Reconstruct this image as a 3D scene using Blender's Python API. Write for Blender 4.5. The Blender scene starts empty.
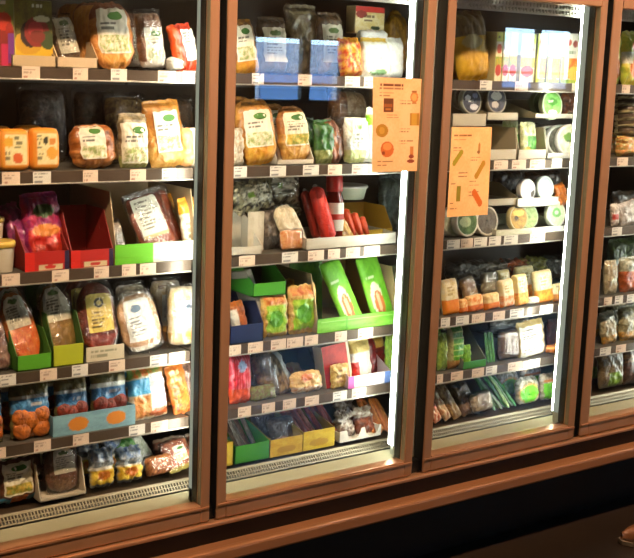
import bpy, bmesh, math, random
from mathutils import Vector, Matrix, noise
random.seed(7)
S = bpy.context.scene
COL = S.collection
PI = math.pi
# ------------------------------------------------------------------ camera
F, PITCH, ROLL, YAW = 1165.1, .18232, .03783, .6312
CAM = Vector((-1.70106, -2.72576, 1.66853))
FW = Vector((math.sin(YAW)*math.cos(PITCH), math.cos(YAW)*math.cos(PITCH), -math.sin(PITCH)))
_r = Vector((math.cos(YAW), -math.sin(YAW), 0)); _u = _r.cross(FW)
R2 = math.cos(ROLL)*_r + math.sin(ROLL)*_u
U2 = -math.sin(ROLL)*_r + math.cos(ROLL)*_u
def proj(x, y, z):
    p = Vector((x, y, z)) - CAM; w = p.dot(FW)
    return 317 + F*p.dot(R2)/w, 279 - F*p.dot(U2)/w
def ray(px, py): return FW + R2*((px-317)/F) - U2*((py-279)/F)
def at_y(px, py, Y):
    d = ray(px, py); return CAM + d*((Y-CAM.y)/d.y)
def x_at(px, Y, z):
    lo, hi = -3., 5.
    for _ in range(40):
        m = (lo+hi)/2
        if proj(m, Y, z)[0] < px: lo = m
        else: hi = m
    return lo
def z_at(py, X, Y):
    lo, hi = -1., 3.
    for _ in range(40):
        m = (lo+hi)/2
        if proj(X, Y, m)[1] > py: lo = m
        else: hi = m
    return lo
cd = bpy.data.cameras.new('camera'); cam = bpy.data.objects.new('camera', cd); COL.objects.link(cam)
cd.sensor_width = 36; cd.lens = F/634*36; cd.clip_start = .02
M = Matrix((R2, U2, -FW)).transposed().to_4x4(); M.translation = CAM
cam.matrix_world = M; S.camera = cam
# ------------------------------------------------------------------ materials
def lin(c):
    if isinstance(c, str): c = tuple(int(c[i:i+2], 16) for i in (0, 2, 4))
    return tuple(((v/255)/12.92 if v/255 <= .04045 else ((v/255+.055)/1.055)**2.4) for v in c)
MATS = {}
def newmat(n):
    m = bpy.data.materials.new(n); m.use_nodes = True; nt = m.node_tree; nt.nodes.clear()
    return m, nt, nt.nodes.new('ShaderNodeOutputMaterial')
def solid(n, c, rough=.5, metal=0, var=.12, scale=9, bump=0, bscale=60, coat=0, stretch=(1, 1, 1), c2=None, spec=.5):
    if n in MATS: return MATS[n]
    m, nt, o = newmat(n); N = nt.nodes.new; L = nt.links.new
    b = N('ShaderNodeBsdfPrincipled'); tc = N('ShaderNodeTexCoord'); mp = N('ShaderNodeMapping'); mp.inputs['Scale'].default_value = stretch
    nz = N('ShaderNodeTexNoise'); nz.inputs['Scale'].default_value = scale; nz.inputs['Detail'].default_value = 5
    mx = N('ShaderNodeMix'); mx.data_type = 'RGBA'
    l = lin(c); k = lin(c2) if c2 else tuple(v*(1-var*2) for v in l)
    mx.inputs[6].default_value = (*l, 1); mx.inputs[7].default_value = (*k, 1)
    L(tc.outputs['Object'], mp.inputs[0]); L(mp.outputs[0], nz.inputs[0]); L(nz.outputs[0], mx.inputs[0]); L(mx.outputs[2], b.inputs['Base Color'])
    b.inputs['Roughness'].default_value = rough; b.inputs['Metallic'].default_value = metal; b.inputs['Coat Weight'].default_value = coat
    b.inputs['Specular IOR Level'].default_value = spec
    if bump:
        n2 = N('ShaderNodeTexNoise'); n2.inputs['Scale'].default_value = bscale; n2.inputs['Detail'].default_value = 3
        bp = N('ShaderNodeBump'); bp.inputs['Strength'].default_value = bump; bp.inputs['Distance'].default_value = .004
        L(mp.outputs[0], n2.inputs[0]); L(n2.outputs[0], bp.inputs['Height']); L(bp.outputs[0], b.inputs['Normal'])
    L(b.outputs[0], o.inputs[0]); MATS[n] = m; return m
def printed(n, rough, bump, bscale, coat=0, spec=.5):
    """print colours kept per vertex, with paper / foil grain on top"""
    m, nt, o = newmat(n); N = nt.nodes.new; L = nt.links.new
    b = N('ShaderNodeBsdfPrincipled'); a = N('ShaderNodeVertexColor'); a.layer_name = 'print'
    tc = N('ShaderNodeTexCoord'); n2 = N('ShaderNodeTexNoise'); n2.inputs['Scale'].default_value = bscale; n2.inputs['Detail'].default_value = 4
    n2.inputs['Distortion'].default_value = .8
    bp = N('ShaderNodeBump'); bp.inputs['Strength'].default_value = bump; bp.inputs['Distance'].default_value = .01
    L(tc.outputs['Object'], n2.inputs[0]); L(n2.outputs[0], bp.inputs['Height'])
    if bump: L(bp.outputs[0], b.inputs['Normal'])
    hs = N('ShaderNodeMix'); hs.data_type = 'RGBA'; hs.blend_type = 'MULTIPLY'; hs.inputs[0].default_value = .35
    L(a.outputs[0], hs.inputs[6]); L(n2.outputs[1], hs.inputs[7]); 
    hs2 = N('ShaderNodeMix'); hs2.data_type = 'RGBA'; hs2.inputs[0].default_value = .12
    L(a.outputs[0], b.inputs['Base Color'])
    b.inputs['Roughness'].default_value = rough; b.inputs['Coat Weight'].default_value = coat; b.inputs['Coat Roughness'].default_value = .12
    b.inputs['Specular IOR Level'].default_value = spec
    L(b.outputs[0], o.inputs[0]); MATS[n] = m; return m
FOIL = printed('printed_foil', .28, .9, 34, .5)
CARD = printed('printed_card', .5, .03, 40)
PAPER = printed('printed_paper', .6, .08, 30)
FOOD = printed('food', .45, .6, 70, .1)
def clear(n, tint, refl, rough, bump, bscale, ior=1.5, haze=0.0):
    m, nt, o = newmat(n); N = nt.nodes.new; L = nt.links.new
    t = N('ShaderNodeBsdfTransparent'); t.inputs[0].default_value = (*tint, 1)
    g = N('ShaderNodeBsdfGlossy'); g.inputs['Roughness'].default_value = rough
    fr = N('ShaderNodeLayerWeight'); fr.inputs['Blend'].default_value = .5; pw = N('ShaderNodeMath'); pw.operation = 'POWER'; pw.inputs[1].default_value = 4; L(fr.outputs['Facing'], pw.inputs[0])
    ml = N('ShaderNodeMath'); ml.operation = 'MULTIPLY_ADD'; ml.inputs[1].default_value = refl; ml.inputs[2].default_value = haze; ml.use_clamp = True
    mx = N('ShaderNodeMixShader'); L(pw.outputs[0], ml.inputs[0]); L(ml.outputs[0], mx.inputs[0]); L(t.outputs[0], mx.inputs[1]); L(g.outputs[0], mx.inputs[2])
    if bump:
        tc = N('ShaderNodeTexCoord'); n2 = N('ShaderNodeTexNoise'); n2.inputs['Scale'].default_value = bscale; n2.inputs['Detail'].default_value = 3; n2.inputs['Distortion'].default_value = 1.2
        bp = N('ShaderNodeBump'); bp.inputs['Strength'].default_value = bump; bp.inputs['Distance'].default_value = .012
        L(tc.outputs['Object'], n2.inputs[0]); L(n2.outputs[0], bp.inputs['Height']); L(bp.outputs[0], g.inputs['Normal']); L(bp.outputs[0], fr.inputs['Normal'])
    L(mx.outputs[0], o.inputs[0]); MATS[n] = m; return m
GLASS = clear('door_glass', (.97, .985, .98), .9, .0, 0, 1, 1.5, .085)
FILM = clear('clear_film', (.97, .97, .97), .9, .14, 1., 30, 1.45, .13)
def emit(n, c, s):
    m, nt, o = newmat(n); e = nt.nodes.new('ShaderNodeEmission'); e.inputs[0].default_value = (*c, 1); e.inputs[1].default_value = s
    nt.links.new(e.outputs[0], o.inputs[0]); return m
LED = emit('cool_tube', (.95, 1., .90), 34); GLOW = emit('mullion_side_glow', (.34, .35, .27), 1.0); LED2 = emit('cool_tube_narrow', (.97, 1., .88), 55); LED0 = emit('cool_tube_behind', (1., .97, .84), 26)
LAMP = emit('warm_lamp', (1, .66, .36), 30)
BRONZE = solid('bronze_frame', 'dca67c', .3, .6, .12, 4, .1, 30, stretch=(1, 1, .2), c2='a87a58')
DARKM = solid('dark_rubber', '17110e', .6)
ALU = solid('aluminium', 'c9c3b6', .35, .7, .08)
SHELFM = solid('shelf_steel', '6f6a60', .45, .3, .2, 20)
RAILM = solid('price_rail_plastic', '6e5e50', .32, .35, .2, 14, coat=.3)
BLACK = solid('black_panel', '0c0b0b', .5)
LINER = solid('case_liner', '4c3d2e', .5, 0, .2, 3)
SILLM = solid('sill_enamel', 'b0a98a', .35, 0, .06, 5)
GRILLE = solid('grille_metal', '857a62', .35, .5, .1, 8)
BUMPM = solid('bumper_vinyl', 'ae7a52', .36, .3, .15, 5, stretch=(.4, 3, 3), c2='86583a')
# ------------------------------------------------------------------ mesh helpers
def link(name, bm, mat, parent=None, smooth=False):
    me = bpy.data.meshes.new(name); bm.normal_update(); bm.to_mesh(me); bm.free()
    for m in (mat if isinstance(mat, (list, tuple)) else [mat]): me.materials.append(m)
    if smooth:
        for p in me.polygons: p.use_smooth = True
    o = bpy.data.objects.new(name, me); COL.objects.link(o)
    if parent: o.parent = parent
    return o
def empty(name, loc=(0, 0, 0)):
    o = bpy.data.objects.new(name, None); o.empty_display_size = .02; COL.objects.link(o); o.location = loc; return o
def tag(o, label=None, cat=None, group=None, kind=None):
    if label: o['label'] = label
    if cat: o['category'] = cat
    if group: o['group'] = group
    if kind: o['kind'] = kind
    return o
def bx(bm, x0, x1, y0, y1, z0, z1, bev=0, mi=0):
    vs = [bm.verts.new((x, y, z)) for x in (x0, x1) for y in (y0, y1) for z in (z0, z1)]
    fs = [bm.faces.new([vs[i] for i in q]) for q in ((0, 1, 3, 2), (4, 6, 7, 5), (0, 4, 5, 1), (2, 3, 7, 6), (0, 2, 6, 4), (1, 5, 7, 3))]
    for f in fs: f.material_index = mi
    if bev:
        es = list({e for f in fs for e in f.edges}); bmesh.ops.bevel(bm, geom=es, offset=bev, segments=2, affect='EDGES', profile=.5)
def box(name, x0, x1, y0, y1, z0, z1, mat, parent=None, bev=0):
    bm = bmesh.new(); bx(bm, x0, x1, y0, y1, z0, z1, bev); return link(name, bm, mat, parent)
def tube(bm, pts, rad, seg=10, cap=True):
    rings = []
    n = len(pts)
    for i, p in enumerate(pts):
        p = Vector(p); a = Vector(pts[max(0, i-1)]); b = Vector(pts[min(n-1, i+1)]); t = (b-a).normalized()
        s = t.cross(Vector((0, 0, 1)) if abs(t.z) < .9 else Vector((0, 1, 0))).normalized(); q = s.cross(t)
        r = rad[i] if isinstance(rad, (list, tuple)) else rad
        rings.append([bm.verts.new(p + s*r*math.cos(2*PI*k/seg) + q*r*math.sin(2*PI*k/seg)) for k in range(seg)])
    for a, b in zip(rings, rings[1:]):
        for k in range(seg): bm.faces.new((a[k], b[k], b[(k+1) % seg], a[(k+1) % seg]))
    if cap:
        bm.faces.new(rings[0]); bm.faces.new(list(reversed(rings[-1])))
def lathe(bm, prof, seg=28, mi=0):
    rings = [[bm.verts.new((r*math.cos(2*PI*k/seg), r*math.sin(2*PI*k/seg), z)) for k in range(seg)] for r, z in prof]
    for a, b in zip(rings, rings[1:]):
        for k in range(seg):
            f = bm.faces.new((a[k], a[(k+1) % seg], b[(k+1) % seg], b[k])); f.material_index = mi
    if prof[0][0] > 0: bm.faces.new(list(reversed(rings[0]))).material_index = mi
    if prof[-1][0] > 0: bm.faces.new(rings[-1]).material_index = mi
# ---- print layers : r rect, e ellipse, n mottled patch, t lines of text
def mixc(a, b, t): return tuple(a[i]*(1-t)+b[i]*t for i in range(3))
def paint(layers, seed=0):
    Ls = []
    for l in layers:
        l = list(l)
        if l[0] == 'n': l[5], l[6] = lin(l[5]), lin(l[6])
        else: l[5] = lin(l[5])
        Ls.append(l)
    def f(u, v):
        c = (.5, .5, .5)
        for l in Ls:
            k, a, b, cc, d = l[:5]
            if k == 'e':
                if ((u-a)/cc)**2 + ((v-b)/d)**2 <= 1: c = l[5]
                continue
            if not (a <= u <= cc and b <= v <= d): continue
            if k == 'r': c = l[5]
            elif k == 'n':
                q = .8*noise.noise(Vector((u*l[7]+seed*3.1, v*l[7]*1.2, seed))) + .5*noise.noise(Vector((u*l[7]*2.7, v*l[7]*2.9+seed, 5))) + .5*noise.noise(Vector((u*31, v*37+seed, 9)))
                t = min(1, max(0, .5+q*1.5)); c = mixc(l[5], l[6], t)
            elif k == 't':
                nl = l[6]; fv = (v-b)/(d-b)*nl; row = int(fv); h = fv-row
                end = .55+.45*abs(noise.noise(Vector((row*3.3, seed, 1))))*1.6
                if .28 < h < .82 and (u-a)/(cc-a) < end and noise.noise(Vector((u*38, row*7.7+seed, 2))) > -.22: c = mixc(c, l[5], .85)
        return c
    return f
FULL = (0, 0, 1, 1)
def N_(c1, c2, s=5, r=FULL): return ('n', *r, c1, c2, s)
def R_(c, r=FULL): return ('r', *r, c)
def E_(c, cx, cy, rx, ry): return ('e', cx, cy, rx, ry, c)
def T_(c, r, n): return ('t', *r, c, n)
STY = {
 'G': ([R_('e9e2c8'), E_('4d7a2c', .55, .84, .27, .085), T_('5a4f40', (.12, .44, .9, .68), 3), N_('d9b64a', '7f8f3c', 6, (.05, .04, .95, .34)), T_('8a7a60', (.1, .68, .7, .74), 1)], 'G'),
 'H': ([R_('e6e0cc'), E_('4d7a2c', .6, .82, .25, .09), T_('3b362e', (.1, .5, .92, .7), 2), N_('e6dcc0', '93a35c', 7, (.05, .04, .95, .4))], 'G'),
 'W': ([R_('eeeadc'), T_('4b4640', (.1, .55, .9, .92), 4), T_('77706a', (.1, .12, .8, .48), 5)], None),
 'S': ([R_('e8e4d2'), T_('5a544a', (.1, .72, .9, .94), 2), R_('8c8778', (.1, .66, .9, .68)), T_('5a544a', (.12, .2, .88, .62), 5), R_('c9b480', (0, 0, 1, .08))], None),
 'Y': ([R_('e8cf6a'), E_('3c3a2a', .5, .76, .2, .13), E_('e8cf6a', .5, .76, .1, .06), T_('4a3a1c', (.12, .1, .88, .55), 5)], None),
 'B': ([R_('e4e6e0'), E_('5a6f86', .45, .78, .2, .1), T_('5a5f66', (.12, .12, .88, .6), 6)], None),
 'M': ([R_('d2cbb4'), E_('4d6a2c', .5, .84, .25, .08), T_('433c30', (.12, .2, .88, .72), 6)], None),
}
SEED = [0]
def gridmesh(bm, lay, nu, nv, fpos, fcol, flip=False):
    vs = [[bm.verts.new(fpos(i/nu, j/nv)) for i in range(nu+1)] for j in range(nv+1)]
    for j in range(nv):
        for i in range(nu):
            q = (vs[j][i], vs[j][i+1], vs[j+1][i+1], vs[j+1][i])
            f = bm.faces.new(q if not flip else q[::-1])
            for lp in f.loops: pass
    for j in range(nv+1):
        for i in range(nu+1):
            vs[j][i][lay] = (*fcol(i/nu, j/nv), 1)
    return vs
def clampn(v, a, b): return max(a, min(b, int(v)))
def put(o, X, Y, Z, lean=0, roll=0, yaw=0):
    o.matrix_world = Matrix.Translation((X, Y, Z)) @ Matrix.Rotation(yaw, 4, 'Z') @ Matrix.Rotation(-math.radians(lean), 4, 'X') @ Matrix.Rotation(math.radians(roll), 4, 'Y')
    return o
class Surf:
    """front skin of a pack in its own frame; used by the pack and by what is stuck on it"""
    def __init__(s, w, h, d, rnd=.15, flat=2.6, wr=.004, crimp=.0, taper=0):
        s.w, s.h, s.d, s.rnd, s.flat, s.wr, s.crimp, s.taper = w, h, d, rnd, flat, wr, crimp, taper; SEED[0] += 1; s.seed = SEED[0]
    def outline(s, u, v):
        a, b = abs(2*u-1), abs(2*v-1); e_ = 4 if s.rnd > .18 else 7
        x = (u-.5)*s.w*(1-s.rnd*b**e_)*(1-s.taper*v); z = s.h*(.5+(v-.5)*(1-s.rnd*.45*a**e_))
        e = s.wr*1.4
        x += e*noise.noise(Vector((v*7, s.seed, 0)))*(a > .6); z += e*noise.noise(Vector((u*7, s.seed, 3)))*(b > .6)
        return x, z
    def depth(s, u, v):
        c = s.crimp; vv = min(1, max(0, (v-c*.5)/(1-1.5*c))) if c else v
        a, b = abs(2*u-1), abs(2*vv-1)
        p = max(0, (1-a**s.flat)*(1-b**(s.flat+1)))**.55
        n = noise.noise(Vector((u*5, v*6, s.seed)))+.6*noise.noise(Vector((u*13+2, v*11, s.seed)))
        return s.d/2*p + s.wr*n*(.3+p)*.9
    def front(s, u, v, off=0):
        x, z = s.outline(u, v); return (x, -max(.0008, s.depth(u, v))-off, z)
    def back(s, u, v):
        x, z = s.outline(u, v); return (x, max(.0008, s.depth(u, v)*.9), z)
def skin(name, sf, layers, mat, parent=None, back=None, res=.0042):
    bm = bmesh.new(); lay = bm.verts.layers.float_color.new('print')
    nu, nv = clampn(sf.w/res, 8, 56), clampn(sf.h/res, 8, 70)
    col = paint(layers, sf.seed)
    bc = paint(back or layers[:1], sf.seed+1)
    A = gridmesh(bm, lay, nu, nv, sf.front, col)
    B = gridmesh(bm, lay, max(6, nu//2)*2 if False else nu, nv, sf.back, bc, True)
    for j in range(nv):
        bm.faces.new((A[j][0], A[j+1][0], B[j+1][0], B[j][0])); bm.faces.new((A[j][nu], B[j][nu], B[j+1][nu], A[j+1][nu]))
    for i in range(nu):
        bm.faces.new((A[0][i], B[0][i], B[0][i+1], A[0][i+1])); bm.faces.new((A[nv][i], A[nv][i+1], B[nv][i+1], B[nv][i]))
    return link(name, bm, mat, parent, True)
def patch(name, fpos, w, h, layers, mat, parent, seed=None, res=.0028, thick=.0006):
    bm = bmesh.new(); lay = bm.verts.layers.float_color.new('print'); SEED[0] += 1
    nu, nv = clampn(w/res, 4, 60), clampn(h/res, 4, 60)
    gridmesh(bm, lay, nu, nv, fpos, paint(layers, seed or SEED[0]))
    bmesh.ops.solidify(bm, geom=bm.faces[:], thickness=thick) if False else None
    return link(name, bm, mat, parent, True)
def label_on(parent, sf, rect, sty, off=.0022):
    u0, v0, u1, v1 = rect; lay, logo = STY[sty] if isinstance(sty, str) else (sty, None)
    lay = [l for l in lay if not (logo and l[0] == 'e')]
    def fp(u, v): return sf.front(u0+(u1-u0)*u, v0+(v1-v0)*v, off)
    lb = patch('label', fp, sf.w*(u1-u0), sf.h*(v1-v0), lay, PAPER, parent)
    if logo:
        cx, cy, rx, ry = [l for l in STY[sty][0] if l[0] == 'e'][0][1:5]
        bm = bmesh.new(); la = bm.verts.layers.float_color.new('print')
        n = 20; c = bm.verts.new(fp(cx, cy)); c[la] = (*lin('3f7a2c'), 1); c.co.y -= .0012
        rg = []
        for k in range(n):
            v = bm.verts.new(fp(cx+rx*math.cos(2*PI*k/n), cy+ry*math.sin(2*PI*k/n))); v.co.y -= .0012; v[la] = (*lin('4d7a2c'), 1); rg.append(v)
        for k in range(n): bm.faces.new((c, rg[k], rg[(k+1) % n]))
        link('logo', bm, PAPER, lb, True)
    return lb
# ------------------------------------------------------------------ layout numbers
DZ = {'A': 1.633, 'B': 1.364, 'C': 1.099, 'D': .829, 'E': .630, 'V': .446}
BE = {'A': 1.601, 'B': 1.331, 'C': 1.066, 'D': .796, 'E': .598}
W = .78
def place(sh, x0, x1, ytop, Y, lean=0, roll=0, ybot=None):
    z = DZ[sh]
    if ybot is not None:
        X = x_at((x0+x1)/2, Y, z)
        for _ in range(3): z = z_at(ybot, X, Y); X = x_at((x0+x1)/2, Y, z)
    a, b = x_at(x0, Y, z), x_at(x1, Y, z); X = (a+b)/2
    lo, hi = .01, .6; sl, cl, sr = math.sin(math.radians(lean)), math.cos(math.radians(lean)), math.sin(math.radians(roll))
    for _ in range(30):
        m = (lo+hi)/2
        if proj(X+m*sr, Y+m*sl, z+m*cl)[1] > ytop: lo = m
        else: hi = m
    return X, z+.001, b-a, lo
USED = []; ALLB = []
def bag(name, cat, label, sh, x0, x1, ytop, base, lab=None, sty='G', d=.05, lean=8, roll=0, yaw=0, rnd=.07, crimp=.06, Y=None, ybot=None, mat=None, film=False, group=None, wr=.004, flat=4.2, back=None, extra=None):
    d *= .8; row = ybot is None and (Y is None or Y < .26)
    Y = (.185+d/2) if Y is None else Y
    X, z, w, h = place(sh, x0, x1, ytop, Y, lean, roll, ybot)
    h *= 1.05; w *= 1.01
    sf = Surf(w, h, d, rnd, flat, wr, crimp)
    if film:
        t = empty(name); 
        inner = Surf(w*.9, h*.88, d*.86, rnd*1.3+.04, flat, wr*.6); inner.seed = sf.seed
        f0, b0 = inner.front, inner.back
        inner.front = lambda u, v, off=0: (lambda p: (p[0], p[1], p[2]+h*.05))(f0(u, v, off))
        inner.back = lambda u, v: (lambda p: (p[0], p[1], p[2]+h*.05))(b0(u, v))
        c = skin('contents', inner, base, FOOD, t)
        skin('film', sf, [R_('ffffff')], FILM, t, res=.012)
        if lab: label_on(t, inner, lab, sty, .002)
    else:
        t = skin(name, sf, base, mat or FOIL, None, back)
        if lab: label_on(t, sf, lab, sty)
    if extra: extra(t, sf, w, h, d)
    put(t, X, Y, z, lean, roll, yaw); tag(t, label, cat, group)
    t['bw'] = w; t['bh'] = h; ALLB.append((X-w/2, Y-.03, X+w/2, Y+.03, z))
    if row and d < .07: USED.append((t, X, Y, z, lean, roll, yaw, d))
    return t
def carton(name, cat, label, sh, x0, x1, ytop, front, side='c8b89a', d=.05, lean=0, roll=0, yaw=0, Y=None, ybot=None, sidel=None, group=None, mat=None, part=None):
    Y = (.18+d/2) if Y is None else Y
    X, z, w, h = place(sh, x0, x1, ytop, Y, lean, roll, ybot)
    t = box(name, -w/2, w/2, -d/2+.0012, d/2, 0, h, solid('card_'+side, side, .55), None, .0022)
    patch(part or 'printed_front', lambda u, v: ((u-.5)*w*.985, -d/2, v*h*.99+h*.004), w, h, front, mat or CARD, t)
    if sidel: patch('printed_side', lambda u, v: (-w/2-.0008, d/2*.97-u*d*.97, v*h*.99+.001), d, h, sidel, mat or CARD, t)
    put(t, X, Y, z, lean, roll, yaw); tag(t, label, cat, group); return t
def tray(name, cat, label, sh, x0, x1, ylip, frontc, inner='b9a98a', d=.26, hb=.12, Y=None, ybot=None, front=None, slope=.5, yaw=0, group=None, back=None, innerback=None):
    """shelf-ready carton: low front lip, sides rising to a high back"""
    Y = .172 if Y is None else Y
    X, z, w, hl = place(sh, x0, x1, ylip, Y, 0, 0, ybot)
    t = empty(name); th = .0025
    im = solid('card_'+inner, inner, .6); fm = solid('card_'+frontc, frontc, .5)
    box('base', -w/2, w/2, 0, d, 0, th, im, t)
    if front: patch('front_panel', lambda u, v: ((u-.5)*w, -.001, v*hl), w, hl, front, CARD, t); box('front_lip', -w/2, w/2, 0, th, 0, hl, fm, t)
    else: box('front_panel', -w/2, w/2, 0, th, 0, hl, fm, t)
    for s in (-1, 1):
        bm = bmesh.new(); x = s*(w/2-th/2)
        pr = [(0, 0), (d, 0), (d, hb), (d*slope, hb), (0, hl)] if slope < 1 else [(0, 0), (d, 0), (d, hb), (0, hl)]
        a = [bm.verts.new((x-th/2, p[0], p[1])) for p in pr]; b = [bm.verts.new((x+th/2, p[0], p[1])) for p in pr]
        bm.faces.new(a[::-1]); bm.faces.new(b)
        for i in range(len(pr)): bm.faces.new((a[i], a[(i+1) % len(pr)], b[(i+1) % len(pr)], b[i]))
        link('side_panel', bm, im, t)
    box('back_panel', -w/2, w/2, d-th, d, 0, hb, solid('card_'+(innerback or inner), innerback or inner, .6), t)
    put(t, X, Y, z, 0, 0, yaw); tag(t, label, cat, group); return t
def disc(label, sh, cx, cy, rpx, face, rim='e8e6dc', th=.022, Y=.2, tilt=8, yaw=0, cat='cheese', name='round_cheese', group=None, ring=None):
    P = at_y(cx, cy, Y); r = abs(at_y(cx+rpx, cy, Y).x-P.x)*.96
    r = (r + abs(at_y(cx, cy-rpx, Y).z-P.z))/2
    t = empty(name); bm = bmesh.new()
    b = .003; lathe(bm, [(r*.55, -th/2), (r-b, -th/2), (r, -th/2+b), (r, th/2-b), (r-b, th/2), (r*.86, th/2), (r*.84, th/2-.002), (.0, th/2-.002)][:7], 36)
    bmesh.ops.rotate(bm, verts=bm.verts, cent=(0, 0, 0), matrix=Matrix.Rotation(PI/2, 3, 'X'))
    bmesh.ops.translate(bm, verts=bm.verts, vec=(0, 0, r)); link('rim', bm, solid('rim_'+rim, rim, .35), t, True)
    bm = bmesh.new(); la = bm.verts.layers.float_color.new('print'); col = paint(face, SEED[0]); SEED[0] += 1
    rings = []; nr, ns = 12, 40
    c = bm.verts.new((0, -th/2+.001, r)); c[la] = (*col(.5, .5), 1); prev = None
    for i in range(1, nr+1):
        q = []
        for k in range(ns):
            a = 2*PI*k/ns; e = i/nr; v = bm.verts.new((r*.86*e*math.cos(a), -th/2+.001, r+r*.86*e*math.sin(a))); v[la] = (*col(.5+.5*e*math.cos(a), .5+.5*e*math.sin(a)), 1); q.append(v)
        for k in range(ns):
            if prev: bm.faces.new((prev[k], prev[(k+1) % ns], q[(k+1) % ns], q[k]))
            else: bm.faces.new((c, q[k], q[(k+1) % ns]))
        prev = q
    link('lid', bm, CARD, t, True)
    put(t, P.x, Y, P.z-r, tilt, 0, yaw); tag(t, label, cat, group); return t
def tub(label, sh, cx, w_px, ytop, ybot, body, lid, Y=.24, cat='tub', name='food_tub', group=None):
    X, z, w, h = place(sh, cx-w_px/2, cx+w_px/2, ytop, Y-w_px*.0015, 0, 0, ybot)
    r = w/2; t = empty(name); bm = bmesh.new()
    lathe(bm, [(r*.78, 0), (r*.8, .002), (r*.93, h*.82), (r*.93, h*.84)]); link('pot', bm, solid('pot_'+body, body, .35), t, True)
    bm = bmesh.new(); lathe(bm, [(r*.95, h*.8), (r, h*.81), (r, h*.93), (r*.95, h), (r*.6, h*.985)]); link('lid', bm, solid('lid_'+lid, lid, .3, coat=.3), t, True)
    put(t, X, Y, z); tag(t, label, cat, group); return t
# ------------------------------------------------------------------ the room
def struct(name, *a, **k): o = box(name, *a, **k); o['kind'] = 'structure'; return o
FLOORM = solid('floor_stone', '34291f', .3, 0, .3, 2.2, .15, 12, c2='1d1612')
WALLM = solid('wall_plaster', '6e5340', .8, 0, .1, 2)
CEILM = solid('ceiling_plaster', '5a4636', .85, 0, .1, 2)
XL, XR, YB, YF, ZC = -4.5, 9.5, -6., .86, 3.1
struct('floor', XL, XR, YB-.2, YF+.2, -.05, 0, FLOORM)
struct('ceiling', XL, XR, YB-.2, YF+.2, ZC, ZC+.1, CEILM)
struct('wall_front', XL, XR, YF, YF+.1, 0, ZC, WALLM)
struct('wall_left', XL-.1, XL, YB-.2, YF+.1, 0, ZC, WALLM)
struct('wall_right', XR, XR+.1, YB-.2, YF+.1, 0, ZC, WALLM)
def mirror(px, py):
    d = ray(px, py); P = CAM + d*((.022-CAM.y)/d.y); e = Vector((d.x, -d.y, d.z)); return P + e*((YB-.022)/e.y)
a, b = mirror(256, 33), mirror(345, 104); c_, d_ = mirror(506, 24), mirror(574, 92); m0, m1 = mirror(305, 60), mirror(313, 60)
wins = [(a.x, b.x, b.z, a.z), (c_.x, d_.x, d_.z, c_.z)]
bm = bmesh.new(); cuts = [XL]+[v for w in wins for v in w[:2]]+[XR]
for i in range(0, len(cuts), 2): bx(bm, cuts[i], cuts[i+1], YB-.12, YB, 0, ZC)
for w in wins: bx(bm, w[0], w[1], YB-.12, YB, 0, w[2]); bx(bm, w[0], w[1], YB-.12, YB, w[3], ZC)
link('wall_back', bm, WALLM)['kind'] = 'structure'
WF = solid('window_frame_paint', '33302c', .5)
for n, w in enumerate(wins):
    bm = bmesh.new(); f = .03
    bx(bm, w[0], w[0]+f, YB-.1, YB-.04, w[2], w[3]); bx(bm, w[1]-f, w[1], YB-.1, YB-.04, w[2], w[3])
    bx(bm, w[0]+f, w[1]-f, YB-.1, YB-.04, w[3]-f, w[3]); bx(bm, w[0]+f, w[1]-f, YB-.1, YB-.04, w[2], w[2]+f)
    zt = w[2]+(w[3]-w[2])*.28; bx(bm, w[0]+f, w[1]-f, YB-.09, YB-.05, zt-.012, zt+.012)
    if n == 0: bx(bm, m0.x, m1.x, YB-.1, YB-.04, w[2]+f, w[3]-f)
    else: xm = (w[0]+w[1])/2; bx(bm, xm-.025, xm+.025, YB-.1, YB-.04, w[2]+f, w[3]-f)
    fo = link('window_%d' % (n+1), bm, WF); fo['kind'] = 'structure'
    box('glass_pane', w[0]+.004, w[1]-.004, YB-.072, YB-.068, w[2]+.004, w[3]-.004, GLASS, fo)
# the house across the street seen through the windows
bm = bmesh.new(); bx(bm, 0, 34, YB-9.4, YB-8, -1, 2.0)
hb = link('house_across_1', bm, solid('render_grey', 'a8a4ac', .8, 0, .1, 1)); hb['kind'] = 'structure'
sd = bpy.data.lights.new('sun', 'SUN'); sd.energy = 3.5; sd.angle = .01; so = bpy.data.objects.new('sun', sd); COL.objects.link(so); so.rotation_euler = Vector((.5, .9, .62)).to_track_quat('Z', 'Y').to_euler()
for k in range(9):
    x = 4+k*2.6; box('window_pane', x, x+1.5, YB-8, YB-7.97, .3, 1.5, solid('far_glass', '5f7fa8', .2), hb)
w_ = bpy.data.worlds.new('sky'); S.world = w_; w_.use_nodes = True
nt = w_.node_tree; bg = nt.nodes['Background']; tcn = nt.nodes.new('ShaderNodeTexCoord'); sp = nt.nodes.new('ShaderNodeSeparateXYZ'); rp = nt.nodes.new('ShaderNodeValToRGB')
nt.links.new(tcn.outputs['Generated'], sp.inputs[0]); nt.links.new(sp.outputs[2], rp.inputs[0]); nt.links.new(rp.outputs[0], bg.inputs[0])
rp.color_ramp.elements[0].position = .0; rp.color_ramp.elements[0].color = (.55, .76, 1, 1); rp.color_ramp.elements[1].position = .35; rp.color_ramp.elements[1].color = (.3, .58, 1, 1)
bg.inputs[1].default_value = 13
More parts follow.
